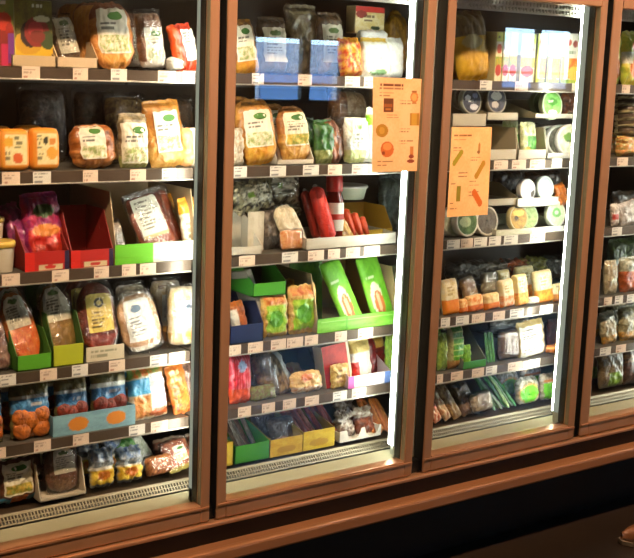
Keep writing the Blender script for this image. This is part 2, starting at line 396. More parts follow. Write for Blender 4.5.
# ceiling lamps over the aisle
LX = [-2.6, -1.1, .4, 1.9, 3.4]
for k, x in enumerate(LX):
    t = empty('ceiling_spotlight', (x, -1.25, ZC)); tag(t, 'warm ceiling spotlight above the aisle in front of the cooler', 'ceiling light', 'aisle spotlights')
    bm = bmesh.new(); lathe(bm, [(.05, -.10), (.055, -.10), (.055, 0)], 24); link('housing', bm, BLACK, t, True)
    bm = bmesh.new(); lathe(bm, [(.045, -.098), (.045, -.096)], 24); link('lamp_face', bm, LAMP, t)
    ld = bpy.data.lights.new('spot', 'SPOT'); ld.energy = 355; ld.color = (1, .67, .42); ld.spot_size = 1.5; ld.spot_blend = 1; ld.shadow_soft_size = .06
    lo = bpy.data.objects.new('spot', ld); COL.objects.link(lo); lo.location = (x, -1.25, ZC-.13)
    lo.rotation_euler = (Vector((x, -1.25, ZC))-Vector((x+.1, .05, 1.85))).to_track_quat('Z', 'Y').to_euler()
for k, x in enumerate([-1, 1.6, 4.2, 6.8]):  # added lamps: brighten the window wall so the door glass mirrors warm haze
    t = empty('ceiling_spotlight', (x, -4.6, ZC)); tag(t, 'added warm ceiling spotlight that lights the window wall for haze in the glass', 'ceiling light', 'added window wall spotlights')
    bm = bmesh.new(); lathe(bm, [(.05, -.10), (.055, -.10), (.055, 0)], 24); link('housing', bm, BLACK, t, True)
    bm = bmesh.new(); lathe(bm, [(.045, -.098), (.045, -.096)], 24); link('lamp_face', bm, LAMP, t)
    ld = bpy.data.lights.new('spot', 'SPOT'); ld.energy = 70; ld.color = (1, .72, .46); ld.spot_size = 2.2; ld.spot_blend = .8; ld.shadow_soft_size = .06
    lo = bpy.data.objects.new('spot', ld); COL.objects.link(lo); lo.location = (x, -4.6, ZC-.13); lo.rotation_euler = (math.radians(-25), 0, 0)
# ------------------------------------------------------------------ the cooler
CO = empty('glass_door_cooler', (-.05, 0, 0)); tag(CO, 'bronze-framed upright supermarket cooler with four glass doors', 'cooler')
def cpart(name, *a, **k):
    o = box(name, *a, **k); o.parent = CO; o.matrix_parent_inverse = Matrix.Translation((.05, 0, 0)); return o
def cmesh(name, bm, mat, sm=False): o = link(name, bm, mat, CO, sm); o.matrix_parent_inverse = Matrix.Translation((.05, 0, 0)); return o
X0, X1 = -.83, 2.27
bm = bmesh.new()
bx(bm, X0-.05, X1+.05, .80, .84, .1, 2.2); bx(bm, X0-.05, X0, .14, .80, .1, 2.2); bx(bm, X1, X1+.05, .14, .80, .1, 2.2)
bx(bm, X0, X1, .14, .80, 1.96, 2.2); bx(bm, X0, X1, .17, .80, .1, .43); bx(bm, X0, X1, .62, .64, .43, 1.96)
cmesh('cabinet', bm, LINER)
cpart('header', X0-.05, X1+.05, -.01, .14, 1.985, 2.2, BRONZE, bev=.004)
cpart('bottom_rail', X0-.05, X1+.05, -.012, .05, .347, .360, BRONZE, bev=.004)
cpart('base_panel', X0-.05, X1+.05, .02, .16, .1, .404, BLACK)
cpart('kick_plate', X0-.05, X1+.05, .125, .2, 0, .1, BLACK)
bm = bmesh.new(); bx(bm, X0-.05, X1+.05, -.06, -.03, .256, .297, .008); bx(bm, X0-.05, X1+.05, -.03, .02, .265, .285)
cmesh('bumper_rail', bm, BUMPM)
LS = [(-.812, -.784), (-.036, -.004), (.750, .785), (1.506, 1.552)]; RS = [(-.088, -.059), (.670, .703), (1.443, 1.476), (2.22, 2.25)]
TANM = solid('stile_spacer', '8f8870', .4, .3); SH = [(-.79, -.042), (-.032, .728), (.742, 1.532), (1.546, 2.25)]
for k in range(4):           # doors, mullions, grilles, sills
    xl, xr = LS[k][0], RS[k][1]; s, s2 = LS[k][1]-xl, xr-RS[k][0]
    bm = bmesh.new(); zb, zt = .364, 1.975
    bx(bm, xl, xl+s, -.0, .045, zb, zt, .004); bx(bm, xr-s2, xr, -.0, .045, zb, zt, .004)
    bx(bm, xl+s, xr-s2, -.0, .045, zb, zb+.052, .003); bx(bm, xl+s, xr-s2, -.0, .045, 1.895, zt, .004)
    bx(bm, xl+.004, xr-.004, -.004, .0, zb+.040, zb+.046)
    D = cmesh('door', bm, BRONZE); D['label'] = 'bronze-framed glass door, %s from the left' % ('first', 'second', 'third', 'fourth')[k]
    box('glass_pane', xl+s-.004, xr-s2+.004, .019, .024, zb+.045, 1.90, GLASS, D)
    box('glass_spacer', xr-s2-.0015, xr-s2+.001, .003, .0185, zb+.054, 1.894, TANM, D)
    bm = bmesh.new(); bx(bm, xr-s2-.002, xr-s2+.001, .0245, .0515, zb+.054, 1.894); bx(bm, xl-.0018, xl, .004, .045, zb+.004, zt-.004); bx(bm, xr, xr+.0018, .004, .045, zb+.004, zt-.004)
    link('edge_seal', bm, BLACK, D)
    bm = bmesh.new()
    bx(bm, xl+.006, xl+.022, .045, .052, zb+.01, zt-.01); bx(bm, xr-.022, xr-.006, .045, .052, zb+.01, zt-.01)
    bx(bm, xl+.022, xr-.022, .045, .052, zb+.004, zb+.016); link('gasket', bm, DARKM, D)
for k in range(-1, 4):
    ml, mr = (RS[k][0], (LS[k+1][1] if k < 3 else 2.30)) if k >= 0 else (-.86, -.784)
    g0, g1 = {0: (.070, 0), 1: (.062, .089), 2: (.079, .088), 3: (.063, .092)}.get(k, (.1, 0)); yb = max(g0, g1)+.004
    bm = bmesh.new(); bx(bm, ml+(.014 if g1 else 0), mr, .052, yb, .40, 1.985, .001); bx(bm, ml, ml+.014, .052, g0, .40, 1.985)
    m_ = cmesh('mullion', bm, solid('mullion_coat', 'bfc2b2', .4, .1))
    if k >= 0:
        bm = bmesh.new()
        if k == 0: bx(bm, ml+.026, ml+.062, yb+.001, yb+.012, .46, 1.92, .003)
        else: bx(bm, ml+.0005, ml+.0135, g0+.001, g1, .45, 1.93, .001)
        bm2 = bmesh.new(); bx(bm2, ml-.0012, ml, .0525, g0-.0005, .45, 1.93); link('mullion_glow_face', bm2, GLOW, m_)  # dim emission stands in for light falling on the mullion's side face
        link('light_tube', bm, LED0 if k == 0 else LED2 if k == 2 else LED, m_)
for k in range(4):
    xl, xr = SH[k]
    bm = bmesh.new()     # perforated air grille: two rows of slots between three rails
    def gp(x0, x1, t0, t1):  # t along the slope
        A = Vector((0, .150, .446)); Bq = Vector((0, .122, .422))
        p0, p1 = A.lerp(Bq, t0), A.lerp(Bq, t1); n = Vector((0, .003, -.003))
        q = [bm.verts.new((x, p.y, p.z)) for x, p in ((x0, p0), (x1, p0), (x1, p1), (x0, p1))]
        q2 = [bm.verts.new(v.co+n) for v in q]
        bm.faces.new(q[::-1]); bm.faces.new(q2)
        for i in range(4): bm.faces.new((q[i], q[(i+1) % 4], q2[(i+1) % 4], q2[i]))
    gp(xl, xr, 0, .24); gp(xl, xr, .52, .6); gp(xl, xr, .88, 1)
    n = int((xr-xl)/.0095)
    for i in range(n+1):
        x = xl+i*(xr-xl-.005)/n
        gp(x, x+.004, .24, .52); gp(x, x+.004, .6, .88)
    cmesh('air_grille', bm, GRILLE)
    bm = bmesh.new(); bx(bm, xl, xr, .12, .17, .40, .412); cmesh('duct', bm, BLACK)
    bm = bmesh.new()
    q = [(xl, .118, .418), (xr, .118, .418), (xr, .05, .407), (xl, .05, .407), (xl, .118, .40), (xr, .118, .40), (xr, .05, .40), (xl, .05, .40)]
    vs = [bm.verts.new(p) for p in q]
    for f in ((3, 2, 1, 0), (4, 5, 6, 7), (0, 1, 5, 4), (2, 3, 7, 6), (1, 2, 6, 5), (3, 0, 4, 7)): bm.faces.new([vs[i] for i in f])
    cmesh('sill', bm, SILLM)
    bm = bmesh.new()   # honeycomb air outlet under the roof
    bx(bm, xl, xr, .30, .31, 1.88, 1.96)
    for z_ in (1.86, 1.878, 1.896, 1.914, 1.93): bx(bm, xl, xr, .10, .106, z_, z_+.006)
    for i in range(50): x = xl+i*(xr-xl-.004)/49; bx(bm, x, x+.004, .101, .105, 1.866, 1.93)
    for i in range(7): bx(bm, xl, xr, .115+i*.028, .127+i*.028, 1.868+i*.001, 1.872+i*.001)
    for i in range(28): x = xl+i*(xr-xl-.008)/27; bx(bm, x, x+.008, .11, .30, 1.873, 1.88)
    cmesh('air_outlet', bm, solid('outlet_metal', 'e4e0d0', .3, .2))
# shelves
TAGS = {
 (0, 'A'): [(22, 40), (73, 88), (111, 127), (158, 176), (183, 195)], (0, 'B'): [(2, 20), (33, 51), (83, 98), (130, 146), (162, 176)],
 (0, 'C'): [(2, 20), (52, 69), (94, 109), (122, 136), (140, 156)], (0, 'D'): [(0, 16), (40, 57), (72, 88), (109, 125), (150, 167), (169, 185)],
 (0, 'E'): [(-8, 6), (34, 51), (73, 89), (129, 145), (151, 168)],
 (1, 'A'): [(252, 264), (298, 312), (345, 360), (364, 380)], (1, 'B'): [(234, 247), (270, 286), (303, 319), (328, 342), (352, 368)],
 (1, 'C'): [(239, 255), (282, 298), (308, 324), (328, 340), (346, 360), (364, 380)], (1, 'D'): [(229, 241), (248, 263), (271, 286), (287, 303), (305, 318), (335, 347), (358, 373)],
 (1, 'E'): [(238, 251), (262, 275), (283, 296), (305, 319), (333, 347), (352, 366)],
 (2, 'A'): [(480, 492), (515, 528), (572, 580)], (2, 'B'): [(494, 508), (512, 526), (530, 545), (552, 562)],
 (2, 'C'): [(447, 460), (461, 473), (474, 487), (489, 501), (504, 518), (530, 545)], (2, 'D'): [(441, 450), (456, 469), (472, 485), (493, 505), (510, 524), (540, 553)],
 (2, 'E'): [(437, 443), (451, 463), (472, 484), (486, 497), (508, 522), (528, 540)],
 (3, 'A'): [(622, 630)], (3, 'B'): [(617, 628)], (3, 'C'): [(612, 622)], (3, 'D'): [(604, 612), (615, 623), (627, 636)], (3, 'E'): [(600, 611), (616, 626)]}
ORD = {'A': 'top', 'B': 'second', 'C': 'third', 'D': 'fourth', 'E': 'fifth'}; DOOR = ['leftmost', 'second', 'third', 'rightmost']
PRINTS = {'cream': [R_('ecd6c0'), T_('b39c8a', (.08, .4, .9, .85), 2), T_('b07a6a', (.1, .1, .5, .3), 1)], 'white': [R_('eae6dc'), T_('5a5a5a', (.08, .5, .9, .9), 2), R_('909090', (.1, .12, .5, .25))]}
for k in range(4):
    for sh in 'ABCDE':
        xl, xr = SH[k]; t = empty('cooler_shelf', ((xl+xr)/2, .16, BE[sh]))
        tag(t, 'dark steel shelf with price rail, %s from the top behind the %s door' % (ORD[sh], DOOR[k]), 'shelf', 'cooler shelves')
        mi = Matrix.Translation(-t.location)
        def sp_(n, bm, mat): o = link(n, bm, mat, t); o.matrix_parent_inverse = mi; return o
        zt = DZ[sh]; bm = bmesh.new(); bx(bm, xl, xr, .168, .6, zt-.014, zt); bx(bm, xl, xr, .59, .6, zt-.05, zt-.014); sp_('shelf_plate', bm, SHELFM)
        bm = bmesh.new(); bx(bm, xl, xr, .1605, .168, BE[sh]+.004, zt+.001); rl = sp_('price_rail', bm, RAILM)
        bm = bmesh.new(); bx(bm, xl, xr, .1575, .168, BE[sh], BE[sh]+.004, .001); sp_('rail_edge', bm, ALU)
        zc = (BE[sh]+zt)/2+.002
        for (p0, p1) in TAGS.get((k, sh), []):
            a_, b_ = x_at(p0, .159, zc), x_at(p1, .159, zc); dz = random.uniform(-.001, .001); h_ = .034
            bm = bmesh.new(); la = bm.verts.layers.float_color.new('print'); SEED[0] += 1
            gridmesh(bm, la, 18, 12, lambda u, v: (a_+(b_-a_)*u, .1592-.0006*math.sin(PI*u), zc-h_/2+h_*v+dz), paint(PRINTS['white' if p0 % 3 == 0 else 'cream'], SEED[0]))
            sp_('price_tag', bm, PAPER)
# ------------------------------------------------------------------ door 1, top shelf
carton('frozen_meal_box', 'box', 'tall carton with red fruit and purple corner, leftmost on the top shelf', 'A', -12, 10, -6,
 [N_('6f7a34', '8a8a3a', 3), R_('8a2a20', (.0, .0, 1, .5)), E_('c43a22', .55, .62, .35, .13), E_('9b2a20', .8, .5, .2, .1), R_('7a3a8a', (.72, .05, 1, .45)), R_('c8305a', (.45, .0, .72, .3)), T_('eae6d0', (.2, .84, 1, .93), 1), R_('b08a2a', (0, .08, .3, .2))], d=.06)
carton('burger_box', 'box', 'olive and yellow carton printed with a dark red burger patty, top shelf left', 'A', 12, 50, 1,
 [N_('77702a', '56501f', 3), R_('d9b32a', (0, 0, 1, .3)), E_('c99a2a', .35, .35, .36, .18), E_('2a1a16', .4, .48, .26, .2), E_('8a2a22', .58, .52, .33, .23), E_('b0363a', .55, .56, .2, .12), E_('3a4a22', .86, .4, .2, .14), E_('cfd0a8', .72, .72, .22, .05), T_('e6e6cc', (.45, .86, .97, .96), 1), E_('7a2a20', .6, .45, .2, .1)], d=.05, Y=.22, lean=4,
 part='printed_front')
tray('shelf_carton', 'display carton', 'beige low-fronted card tray holding the burger box', 'A', 12, 56, 56, 'd8bf9a', 'c2a884', hb=.06, d=.2, Y=.175)
bag('rye_bread_bag', 'bread', 'small brown bread pack with a grey-green label leaning left in a beige tray', 'A', 58, 84, 16, [N_('6a4a2e', '4c321f', 6)], (.12, .22, .95, .97), 'M', d=.05, lean=14, roll=-9, Y=.23, film=True)
tray('shelf_carton', 'display carton', 'pale card tray with a cut-out front under the small brown bread pack', 'A', 57, 98, 58, 'e0c8a6', 'cdb28c', hb=.07, d=.2, Y=.175, slope=.2)
def slices(t, sf, w, h, d):
    for i in range(5):
        q = Surf(w*.9, h*.93, .016, .25, 5, .002); q.seed = 80+i
        o = skin('bread_slice', q, [N_('c8823e', 'e0a050', 8), E_('e6b45c', .5, .45, .4, .42)], FOOD, t, res=.008); o.location = (-.006*i, .012+.011*i, .008+.002*i)
bag('sliced_bread', 'bread', 'rounded sliced loaf with dark crust and white label with green oval, top shelf', 'A', 94, 136, 6, [N_('d8944a', 'b06a2c', 5), R_('8a4a22', (0, .78, 1, 1)), E_('e0a252', .5, .28, .42, .26)], (.12, .22, .84, .9), 'H', d=.05, lean=10, rnd=.3, roll=-3, extra=slices)
bag('rye_bread_bag', 'bread', 'square brown rye pack with white label beside the rounded sliced loaf', 'A', 139, 167, 12, [N_('8a5a3a', '6a4228', 6), R_('e6d8c6', (0, 0, 1, .1))], (.2, .1, .95, .72), 'H', d=.05, lean=8, roll=-4, film=True)
bag('snack_pack', 'snack', 'flat pale wrapped pack lying at the right end of the top shelf in door one', 'A', 166, 182, 58, [N_('f0ece0', 'd8d0c0', 5)], d=.06, lean=5, rnd=.3)
bag('sausage_pack', 'sausage', 'orange-red sausage pack with slanting white label, top shelf beside the first post', 'A', 176, 200, 26, [N_('d8421e', 'a82a14', 4), R_('e0521e', (0, 0, .3, 1))], (.42, .2, 1, .85), 'W', d=.045, lean=12, roll=-9)
# ------------------------------------------------------------------ door 1, second shelf
OT = [R_('ee9a34'), N_('efe2b0', 'e8d79a', 4, (.16, .14, .86, .86)), E_('e8b23c', .3, .68, .15, .12), E_('d8642c', .58, .3, .17, .14), T_('5a5a38', (.5, .5, .84, .82), 3), T_('6a5a3a', (.18, .22, .4, .5), 2)]
OT2 = [R_('ee9a34'), N_('efe2b0', 'e8d79a', 4, (.16, .14, .86, .86)), E_('3a3a2a', .48, .7, .08, .09), E_('e2a43c', .68, .4, .18, .15), T_('4a4a30', (.18, .5, .44, .84), 4), E_('d88a3a', .7, .68, .12, .09), T_('6a5a3a', (.2, .22, .5, .44), 2)]
bag('spread_tub', 'tub', 'orange rounded-square spread tub, outermost left on the second shelf', 'B', -3, 28, 131, OT, d=.06, rnd=.16, lean=3, crimp=0, flat=9, wr=.0006, mat=CARD)
bag('spread_tub', 'tub', 'orange rounded-square spread tub with dark round mark, second from left', 'B', 29, 58, 130, OT2, d=.06, rnd=.16, lean=3, crimp=0, flat=9, wr=.0006, mat=CARD)
bag('toast_bag', 'bread', 'wide golden-brown bread bag with slanting white label right of the orange tubs', 'B', 72, 116, 127, [N_('b06a30', '7a4420', 5), N_('c98a48', '9a5a2a', 9, (0, 0, 1, .4))], (.14, .2, .7, .97), 'H', d=.08, lean=9, roll=-2, rnd=.25)
bag('muesli_bag', 'bag', 'white-labelled narrow bag with a green logo and yellow-green foot, second shelf', 'B', 119, 147, 116, [N_('a89878', '6a6048', 6), N_('90a050', 'c8c080', 8, (0, 0, 1, .2))], (.04, .08, .97, .82), 'H', d=.06, lean=5)
bag('tortilla_bag', 'bag', 'tall golden bag with slanted white label, second shelf near the first post', 'B', 150, 187, 103, [N_('cf8c3a', 'a4621f', 4), N_('e0b060', 'c98a3a', 8, (0, 0, 1, .3))], (.2, .22, .84, .82), 'H', d=.05, lean=10, roll=-5)
bag('wrap_pack', 'pack', 'small peach-coloured pack with a bright white end at the first post, second shelf', 'B', 181, 201, 130, [R_('e0a66c'), N_('f4f0e6', 'e6ddca', 4, (.5, 0, 1, 1))], d=.05, lean=5)
bag('nut_bag', 'bag', 'rumpled golden clear bag lying behind the white-labelled bags, second shelf', 'B', 108, 152, 96, [N_('b08a4a', '6a4a2a', 9)], d=.06, lean=14, Y=.33, film=True)
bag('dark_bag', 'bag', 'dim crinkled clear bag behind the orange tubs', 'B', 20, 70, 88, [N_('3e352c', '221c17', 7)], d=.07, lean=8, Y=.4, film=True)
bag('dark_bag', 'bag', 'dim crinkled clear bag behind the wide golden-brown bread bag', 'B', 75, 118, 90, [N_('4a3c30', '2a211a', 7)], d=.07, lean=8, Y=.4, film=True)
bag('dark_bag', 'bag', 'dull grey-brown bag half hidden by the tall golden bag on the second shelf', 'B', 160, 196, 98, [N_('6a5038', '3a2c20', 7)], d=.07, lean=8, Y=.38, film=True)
# ------------------------------------------------------------------ door 1, third shelf
tub('white tub with yellow lid at the left picture edge, front one on the third shelf', 'C', 7, 28, 243, 274, 'e6ddc8', 'e8c456', Y=.215)
tub('white tub with yellow lid stacked up behind the front yellow-lidded tub', 'C', -3, 24, 219, 243, 'e6ddc8', 'd8c070', Y=.27)
RB = [R_('b8241c'), R_('2a1c40', (.9, 0, 1, 1)), R_('d8c8a0', (.3, .04, .85, .32)), E_('c8281e', .57, .18, .13, .11), R_('d8281e', (0, 0, .22, 1))]
tray('red_display_carton', 'display carton', 'red open display carton with the purple-pink pouch in it', 'C', 25, 69, 252, 'c0281e', '8a2018', hb=.115, d=.2, front=RB, slope=.35)
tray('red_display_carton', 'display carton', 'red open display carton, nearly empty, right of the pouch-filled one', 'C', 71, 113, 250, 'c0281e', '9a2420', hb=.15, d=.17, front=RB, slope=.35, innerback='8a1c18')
for s, (px, l) in enumerate([(26, 'left one of the carton holding the pouch'), (71, '')]): pass
bag('pink_pouch', 'pouch', 'shiny magenta and red pouch with green oval standing in the red display carton', 'C', 30, 68, 196, [N_('b8305a', '8a2a6a', 4), E_('3f5a2c', .52, .74, .27, .09), R_('c83028', (.05, 0, .95, .5)), E_('d8822e', .5, .48, .36, .08), N_('c8402a', '9a2018', 6, (.05, 0, .95, .3))], d=.05, lean=16, roll=-3, Y=.215, wr=.006)
bag('pink_pouch', 'pouch', 'magenta pouch slumped at the left side of the red display carton', 'C', 20, 40, 205, [N_('a03a7a', '6a2a5a', 4), N_('b84a6a', '8a3a5a', 7, (0, 0, 1, .4))], d=.05, lean=16, roll=-14, Y=.235, wr=.006)
tray('green_display_carton', 'display carton', 'bright green-fronted card tray with tall beige side panels, third shelf', 'C', 115, 196, 243, '6cc22a', 'c8b08a', d=.3, hb=.2, front=[R_('6ac228'), N_('f0eadc', 'e2dccb', 5, (.46, 0, 1, 1))], slope=.12)  # right part of the lip is painted white for the tube's light
bag('salami_pack', 'meat', 'dark red-brown sliced meat pack with cream label, leaning in the green-fronted tray', 'C', 146, 185, 193, [N_('8a3a1c', '6a2a14', 5), N_('b0562a', '8a3418', 8, (0, 0, 1, .3))], (.1, .32, .86, .97), 'S', d=.03, lean=22, roll=-14, Y=.2, film=True)
bag('salami_pack', 'meat', 'second red-brown sliced meat pack mostly behind the cream-labelled one', 'C', 158, 190, 190, [N_('9a4424', '6a2a14', 5)], d=.03, lean=20, roll=-12, Y=.24, film=True)
bag('grilled_pack', 'pack', 'pack with orange cap and pale body squeezed against the first post, third shelf', 'C', 186, 204, 200, [R_('e8dcc0'), R_('e09a2a', (0, .72, 1, 1)), T_('6a6048', (.2, .2, .9, .6), 4)], d=.04, lean=12, roll=-5)
bag('grey_bag', 'bag', 'dull grey clear bag showing between the red and green cartons, third shelf', 'C', 108, 130, 222, [N_('8a7a68', '5a4c3c', 6)], d=.04, lean=14, roll=-9, Y=.23, film=True)
# ------------------------------------------------------------------ door 1, fourth shelf
bag('meat_pack', 'meat', 'marbled red meat pack cut by the left picture edge, fourth shelf', 'D', -8, 14, 322, [N_('7a4a40', 'b89a8a', 8)], d=.03, lean=14, roll=-8, film=True)
bag('salmon_pack', 'fish', 'orange salmon fillet in clear pack with white label, fourth shelf', 'D', 16, 50, 290, [N_('c8742a', 'a85a20', 4), N_('e05a1c', 'f08a3a', 10, (0, 0, 1, .52))], (.1, .5, .84, .94), 'M', d=.035, lean=20, roll=-11, Y=.205, rnd=.3, film=True)
tray('green_card_tray', 'display carton', 'leaf-green low tray under the orange salmon fillet', 'D', 17, 52, 355, '62b52c', '4f8a2c', hb=.1, d=.14, slope=.4)
bag('trout_pack', 'fish', 'tan fillet in clear pack with grey label between salmon and ham', 'D', 50, 84, 283, [N_('b08a4a', '8a6a34', 5)], (.08, .5, .9, .96), 'M', d=.035, lean=18, roll=-6, Y=.21, rnd=.35, film=True)
tray('yellow_card_tray', 'display carton', 'yellow-green low tray under the tan fillet pack', 'D', 53, 84, 345, 'c2cc2e', '3a6a24', hb=.14, d=.16, slope=.3, back=1)
carton('green_back_card', 'card', 'dark green card standing behind the salmon pack', 'D', 34, 58, 284, [N_('2f6a22', '1f4a18', 4)], '2a5a20', d=.004, Y=.3, lean=10, roll=-4)
bag('ham_pack', 'meat', 'dark red ham in vacuum pack with square yellow label', 'D', 81, 123, 281, [N_('8a2a14', '5a1c0e', 4), N_('b03a18', '7a2410', 6, (0, 0, 1, .25))], (.2, .3, .86, .84), 'Y', d=.045, lean=12, roll=-3, rnd=.3, Y=.215, film=True)
carton('white_card_lip', 'display carton', 'narrow off-white printed card lip in front of the ham pack', 'D', 86, 124, 346, [R_('d6ccb0'), T_('8a8a70', (.1, .2, .9, .8), 2)], 'd6ccb0', d=.006, Y=.18)
bag('cheese_slices', 'cheese', 'pale sliced cheese pack with white-blue label, beside the ham pack', 'D', 125, 168, 293, [N_('d8b084', 'b8885a', 5), R_('f0e6d4', (0, 0, 1, .1))], (.14, .18, .82, .92), 'B', d=.03, lean=14, roll=-9, rnd=.2, film=True)
bag('cheese_slices', 'cheese', 'crumpled clear pack with grey top standing behind the white-blue label pack', 'D', 118, 150, 284, [N_('a89a80', '6a5a44', 7)], d=.03, lean=12, Y=.3, film=True)
bag('chicken_pack', 'pack', 'brightly lit white and tan pack by the first post, fourth shelf', 'D', 167, 200, 285, [N_('f0e4cc', 'd8b880', 4), R_('dca24c', (0, .1, 1, .22))], (.3, .3, .98, .76), 'B', d=.05, lean=8, roll=2, film=True)
carton('kraft_divider', 'card', 'brown card wedge standing between the two pale packs on the fourth shelf', 'D', 160, 178, 285, [N_('8a5a30', '5a3a1e', 3)], '7a5030', d=.006, Y=.3, lean=5)
# ------------------------------------------------------------------ door 1, fifth shelf
FAL = [N_('7a6a3a', '5a5a3a', 4), R_('3f86c0', (.02, .46, 1, .72)), N_('5a9ad0', '2f6ea8', 3, (.02, .5, 1, .68)), R_('e0e4dc', (.0, .7, 1, .76)), T_('eef2f4', (.5, .54, .94, .64), 1)]
def balls(col):
    return [E_(col, .27, .2, .22, .16), E_(col, .73, .22, .22, .16), E_(col, .5, .36, .2, .1), N_('00', '00') if False else E_(col, .5, .08, .2, .08)]
def ball_extra(c1, c2):
    def f(t, sf, w, h, d):
        for i, (bx_, bz) in enumerate([(-.24, .14), (.24, .15), (0, .3), (-.25, .36), (.25, .37)]):
            bm = bmesh.new(); la = bm.verts.layers.float_color.new('print'); bmesh.ops.create_uvsphere(bm, u_segments=16, v_segments=10, radius=w*.23)
            fc = paint([N_(c1, c2, 7)], i+SEED[0])
            for v in bm.verts: v.co.y *= .55; v[la] = (*fc(v.co.x/w+.5, v.co.z/w+.5), 1)
            o = link('falafel_ball', bm, FOOD, t, True); o.location = (bx_*w, -d*.33, h*(bz+.02))
    return f
bag('falafel_pack', 'snack', 'orange falafel pack with blue band, cut by the left picture edge on the fifth shelf', 'E', -24, 3, 388, FAL+balls('a8602a'), d=.04, lean=6, extra=ball_extra('d8762a', '8a4418'))
bag('falafel_pack', 'snack', 'orange falafel pack with a blue band, whole one left of the blue tray', 'E', 11, 50, 383, FAL+balls('b0642a'), d=.04, lean=6, extra=ball_extra('e0802c', '8a4418'))
bag('falafel_pack', 'snack', 'pack of dark red balls with a blue band, left one in the light blue tray', 'E', 56, 88, 379, FAL+balls('7a2a1c'), d=.04, lean=7, Y=.215, extra=ball_extra('9a3a22', '5a1c12'))
bag('falafel_pack', 'snack', 'pack of dark red balls with a blue band, right one in the light blue tray', 'E', 92, 127, 372, FAL+balls('6a2018'), d=.04, lean=7, Y=.215, extra=ball_extra('8a3020', '4a1610'))
tray('blue_display_carton', 'display carton', 'light blue low tray with two orange pictures holding red-ball packs', 'E', 53, 135, 411, '8ab4c4', '6a94a8', hb=.05, d=.2, front=[N_('8ab8c6', '7aa4b4', 3), E_('dc8a2e', .3, .48, .12, .34), E_('dc8a2e', .76, .5, .12, .34)])
bag('fish_cake_pack', 'snack', 'bright pack with blue sky, white panel and brown patties, fifth shelf', 'E', 132, 168, 369, [N_('e8dcc8', 'c8b490', 4), R_('4aa0d0', (0, .5, .62, .8)), N_('d86a2a', '6a9a4a', 5, (0, .82, 1, 1)), N_('c87a3a', 'e8b070', 5, (.08, .04, .5, .46)), R_('eef0f0', (.55, .2, 1, .84)), E_('b85a2a', .75, .1, .3, .08)], d=.04, lean=10, roll=-4)  # white block printed over the right side of the pack
bag('orange_snack_pack', 'snack', 'tall orange printed pack leaning beside the blue-sky pack, fifth shelf', 'E', 174, 193, 366, [N_('e08a3a', 'c86a24', 4), T_('f0d8a0', (.2, .6, .8, .9), 2), N_('b8421c', 'e89a4a', 9, (0, 0, 1, .2)), T_('8a3a1c', (.15, .3, .85, .58), 4)], d=.03, lean=12, roll=-9)
bag('orange_snack_pack', 'snack', 'dull mauve-brown pack edge between the orange pack and the first post', 'E', 189, 204, 364, [N_('b08a7a', '6a4a3c', 5)], d=.03, lean=12, roll=-7, Y=.22)
# ------------------------------------------------------------------ door 1, bottom deck
bag('nut_roast_pack', 'pack', 'brown pack with large white label over an orange and blue foot, bottom left corner', 'V', 0, 37, 461, [N_('7a5038', '56341f', 4), R_('d8702a', (.0, 0, .7, .12)), R_('4a9ab8', (.7, 0, 1, .12)), R_('4a9ab8', (0, 0, .25, .12))], (.1, .18, .86, .92), 'G', d=.05, lean=8, roll=-2, Y=.22, mat=FOIL)
tray('white_display_carton', 'display carton', 'white-sided card tray around the brown round-cornered pack on the bottom deck', 'V', 40, 86, 503, 'd8ccb4', 'd6cab4', hb=.1, d=.2, Y=.175, slope=.15)
bag('lentil_pack', 'pack', 'brown round-cornered vacuum pack with clear window and dull label, bottom deck', 'V', 46, 82, 446, [N_('7a4a32', '50301e', 4), N_('8a6a48', '5a3c26', 7, (.15, .05, .85, .3))], (.2, .42, .86, .96), 'M', d=.05, lean=10, roll=-2, Y=.21, rnd=.2, film=True)
YB_ = [N_('9aa0a0', '4a5866', 7), N_('d8b02e', 'e8ca50', 4, (.04, .1, .96, .46)), E_('c8762a', .5, .32, .26, .12), R_('d8d4c8', (.04, .46, .96, .54)), N_('5a7aa8', 'b0bac4', 6, (.1, .7, .9, 1))]
bag('pasta_bag', 'bag', 'clear bag with yellow base and bluish top, left of its twin', 'V', 90, 114, 450, YB_, d=.05, lean=8, wr=.007)
bag('pasta_bag', 'bag', 'clear bag with yellow base and bluish crumpled top, right of its twin', 'V', 117, 142, 448, YB_, d=.05, lean=8, wr=.007)
bag('almond_bag', 'nuts', 'bag of orange-brown nuts standing on the bottom deck', 'V', 145, 174, 455, [N_('b86a34', 'e09a5a', 14), N_('7a3a1c', 'd88a4a', 18, (0, 0, 1, .8))], d=.05, lean=10, roll=-2, film=True)
bag('herb_pouch', 'herbs', 'white and green pouch lying over the pasta bags under the fifth shelf', 'V', 132, 160, 434, [N_('e4e6dc', 'a8b49a', 5), N_('4a9a4a', '8ac07a', 6, (0, .55, .6, 1))], d=.04, lean=25, roll=-25, Y=.27)
bag('sliced_meat_tray', 'meat', 'pale red sliced meat in a clear tray beside the first post, bottom deck', 'V', 168, 198, 440, [N_('c87a5a', '8a4a34', 5), N_('c8b85a', '9a8a3a', 5, (0, 0, 1, .14))], (.35, .3, .8, .8), 'H', d=.03, lean=26, roll=-10, film=True)
bag('sliced_meat_tray', 'meat', 'long flat meat pack lying behind the pale red one on the bottom deck', 'V', 158, 198, 438, [N_('a8644a', '6a3c2a', 5), R_('d8c0a8', (0, .9, 1, 1))], d=.03, lean=30, Y=.27)
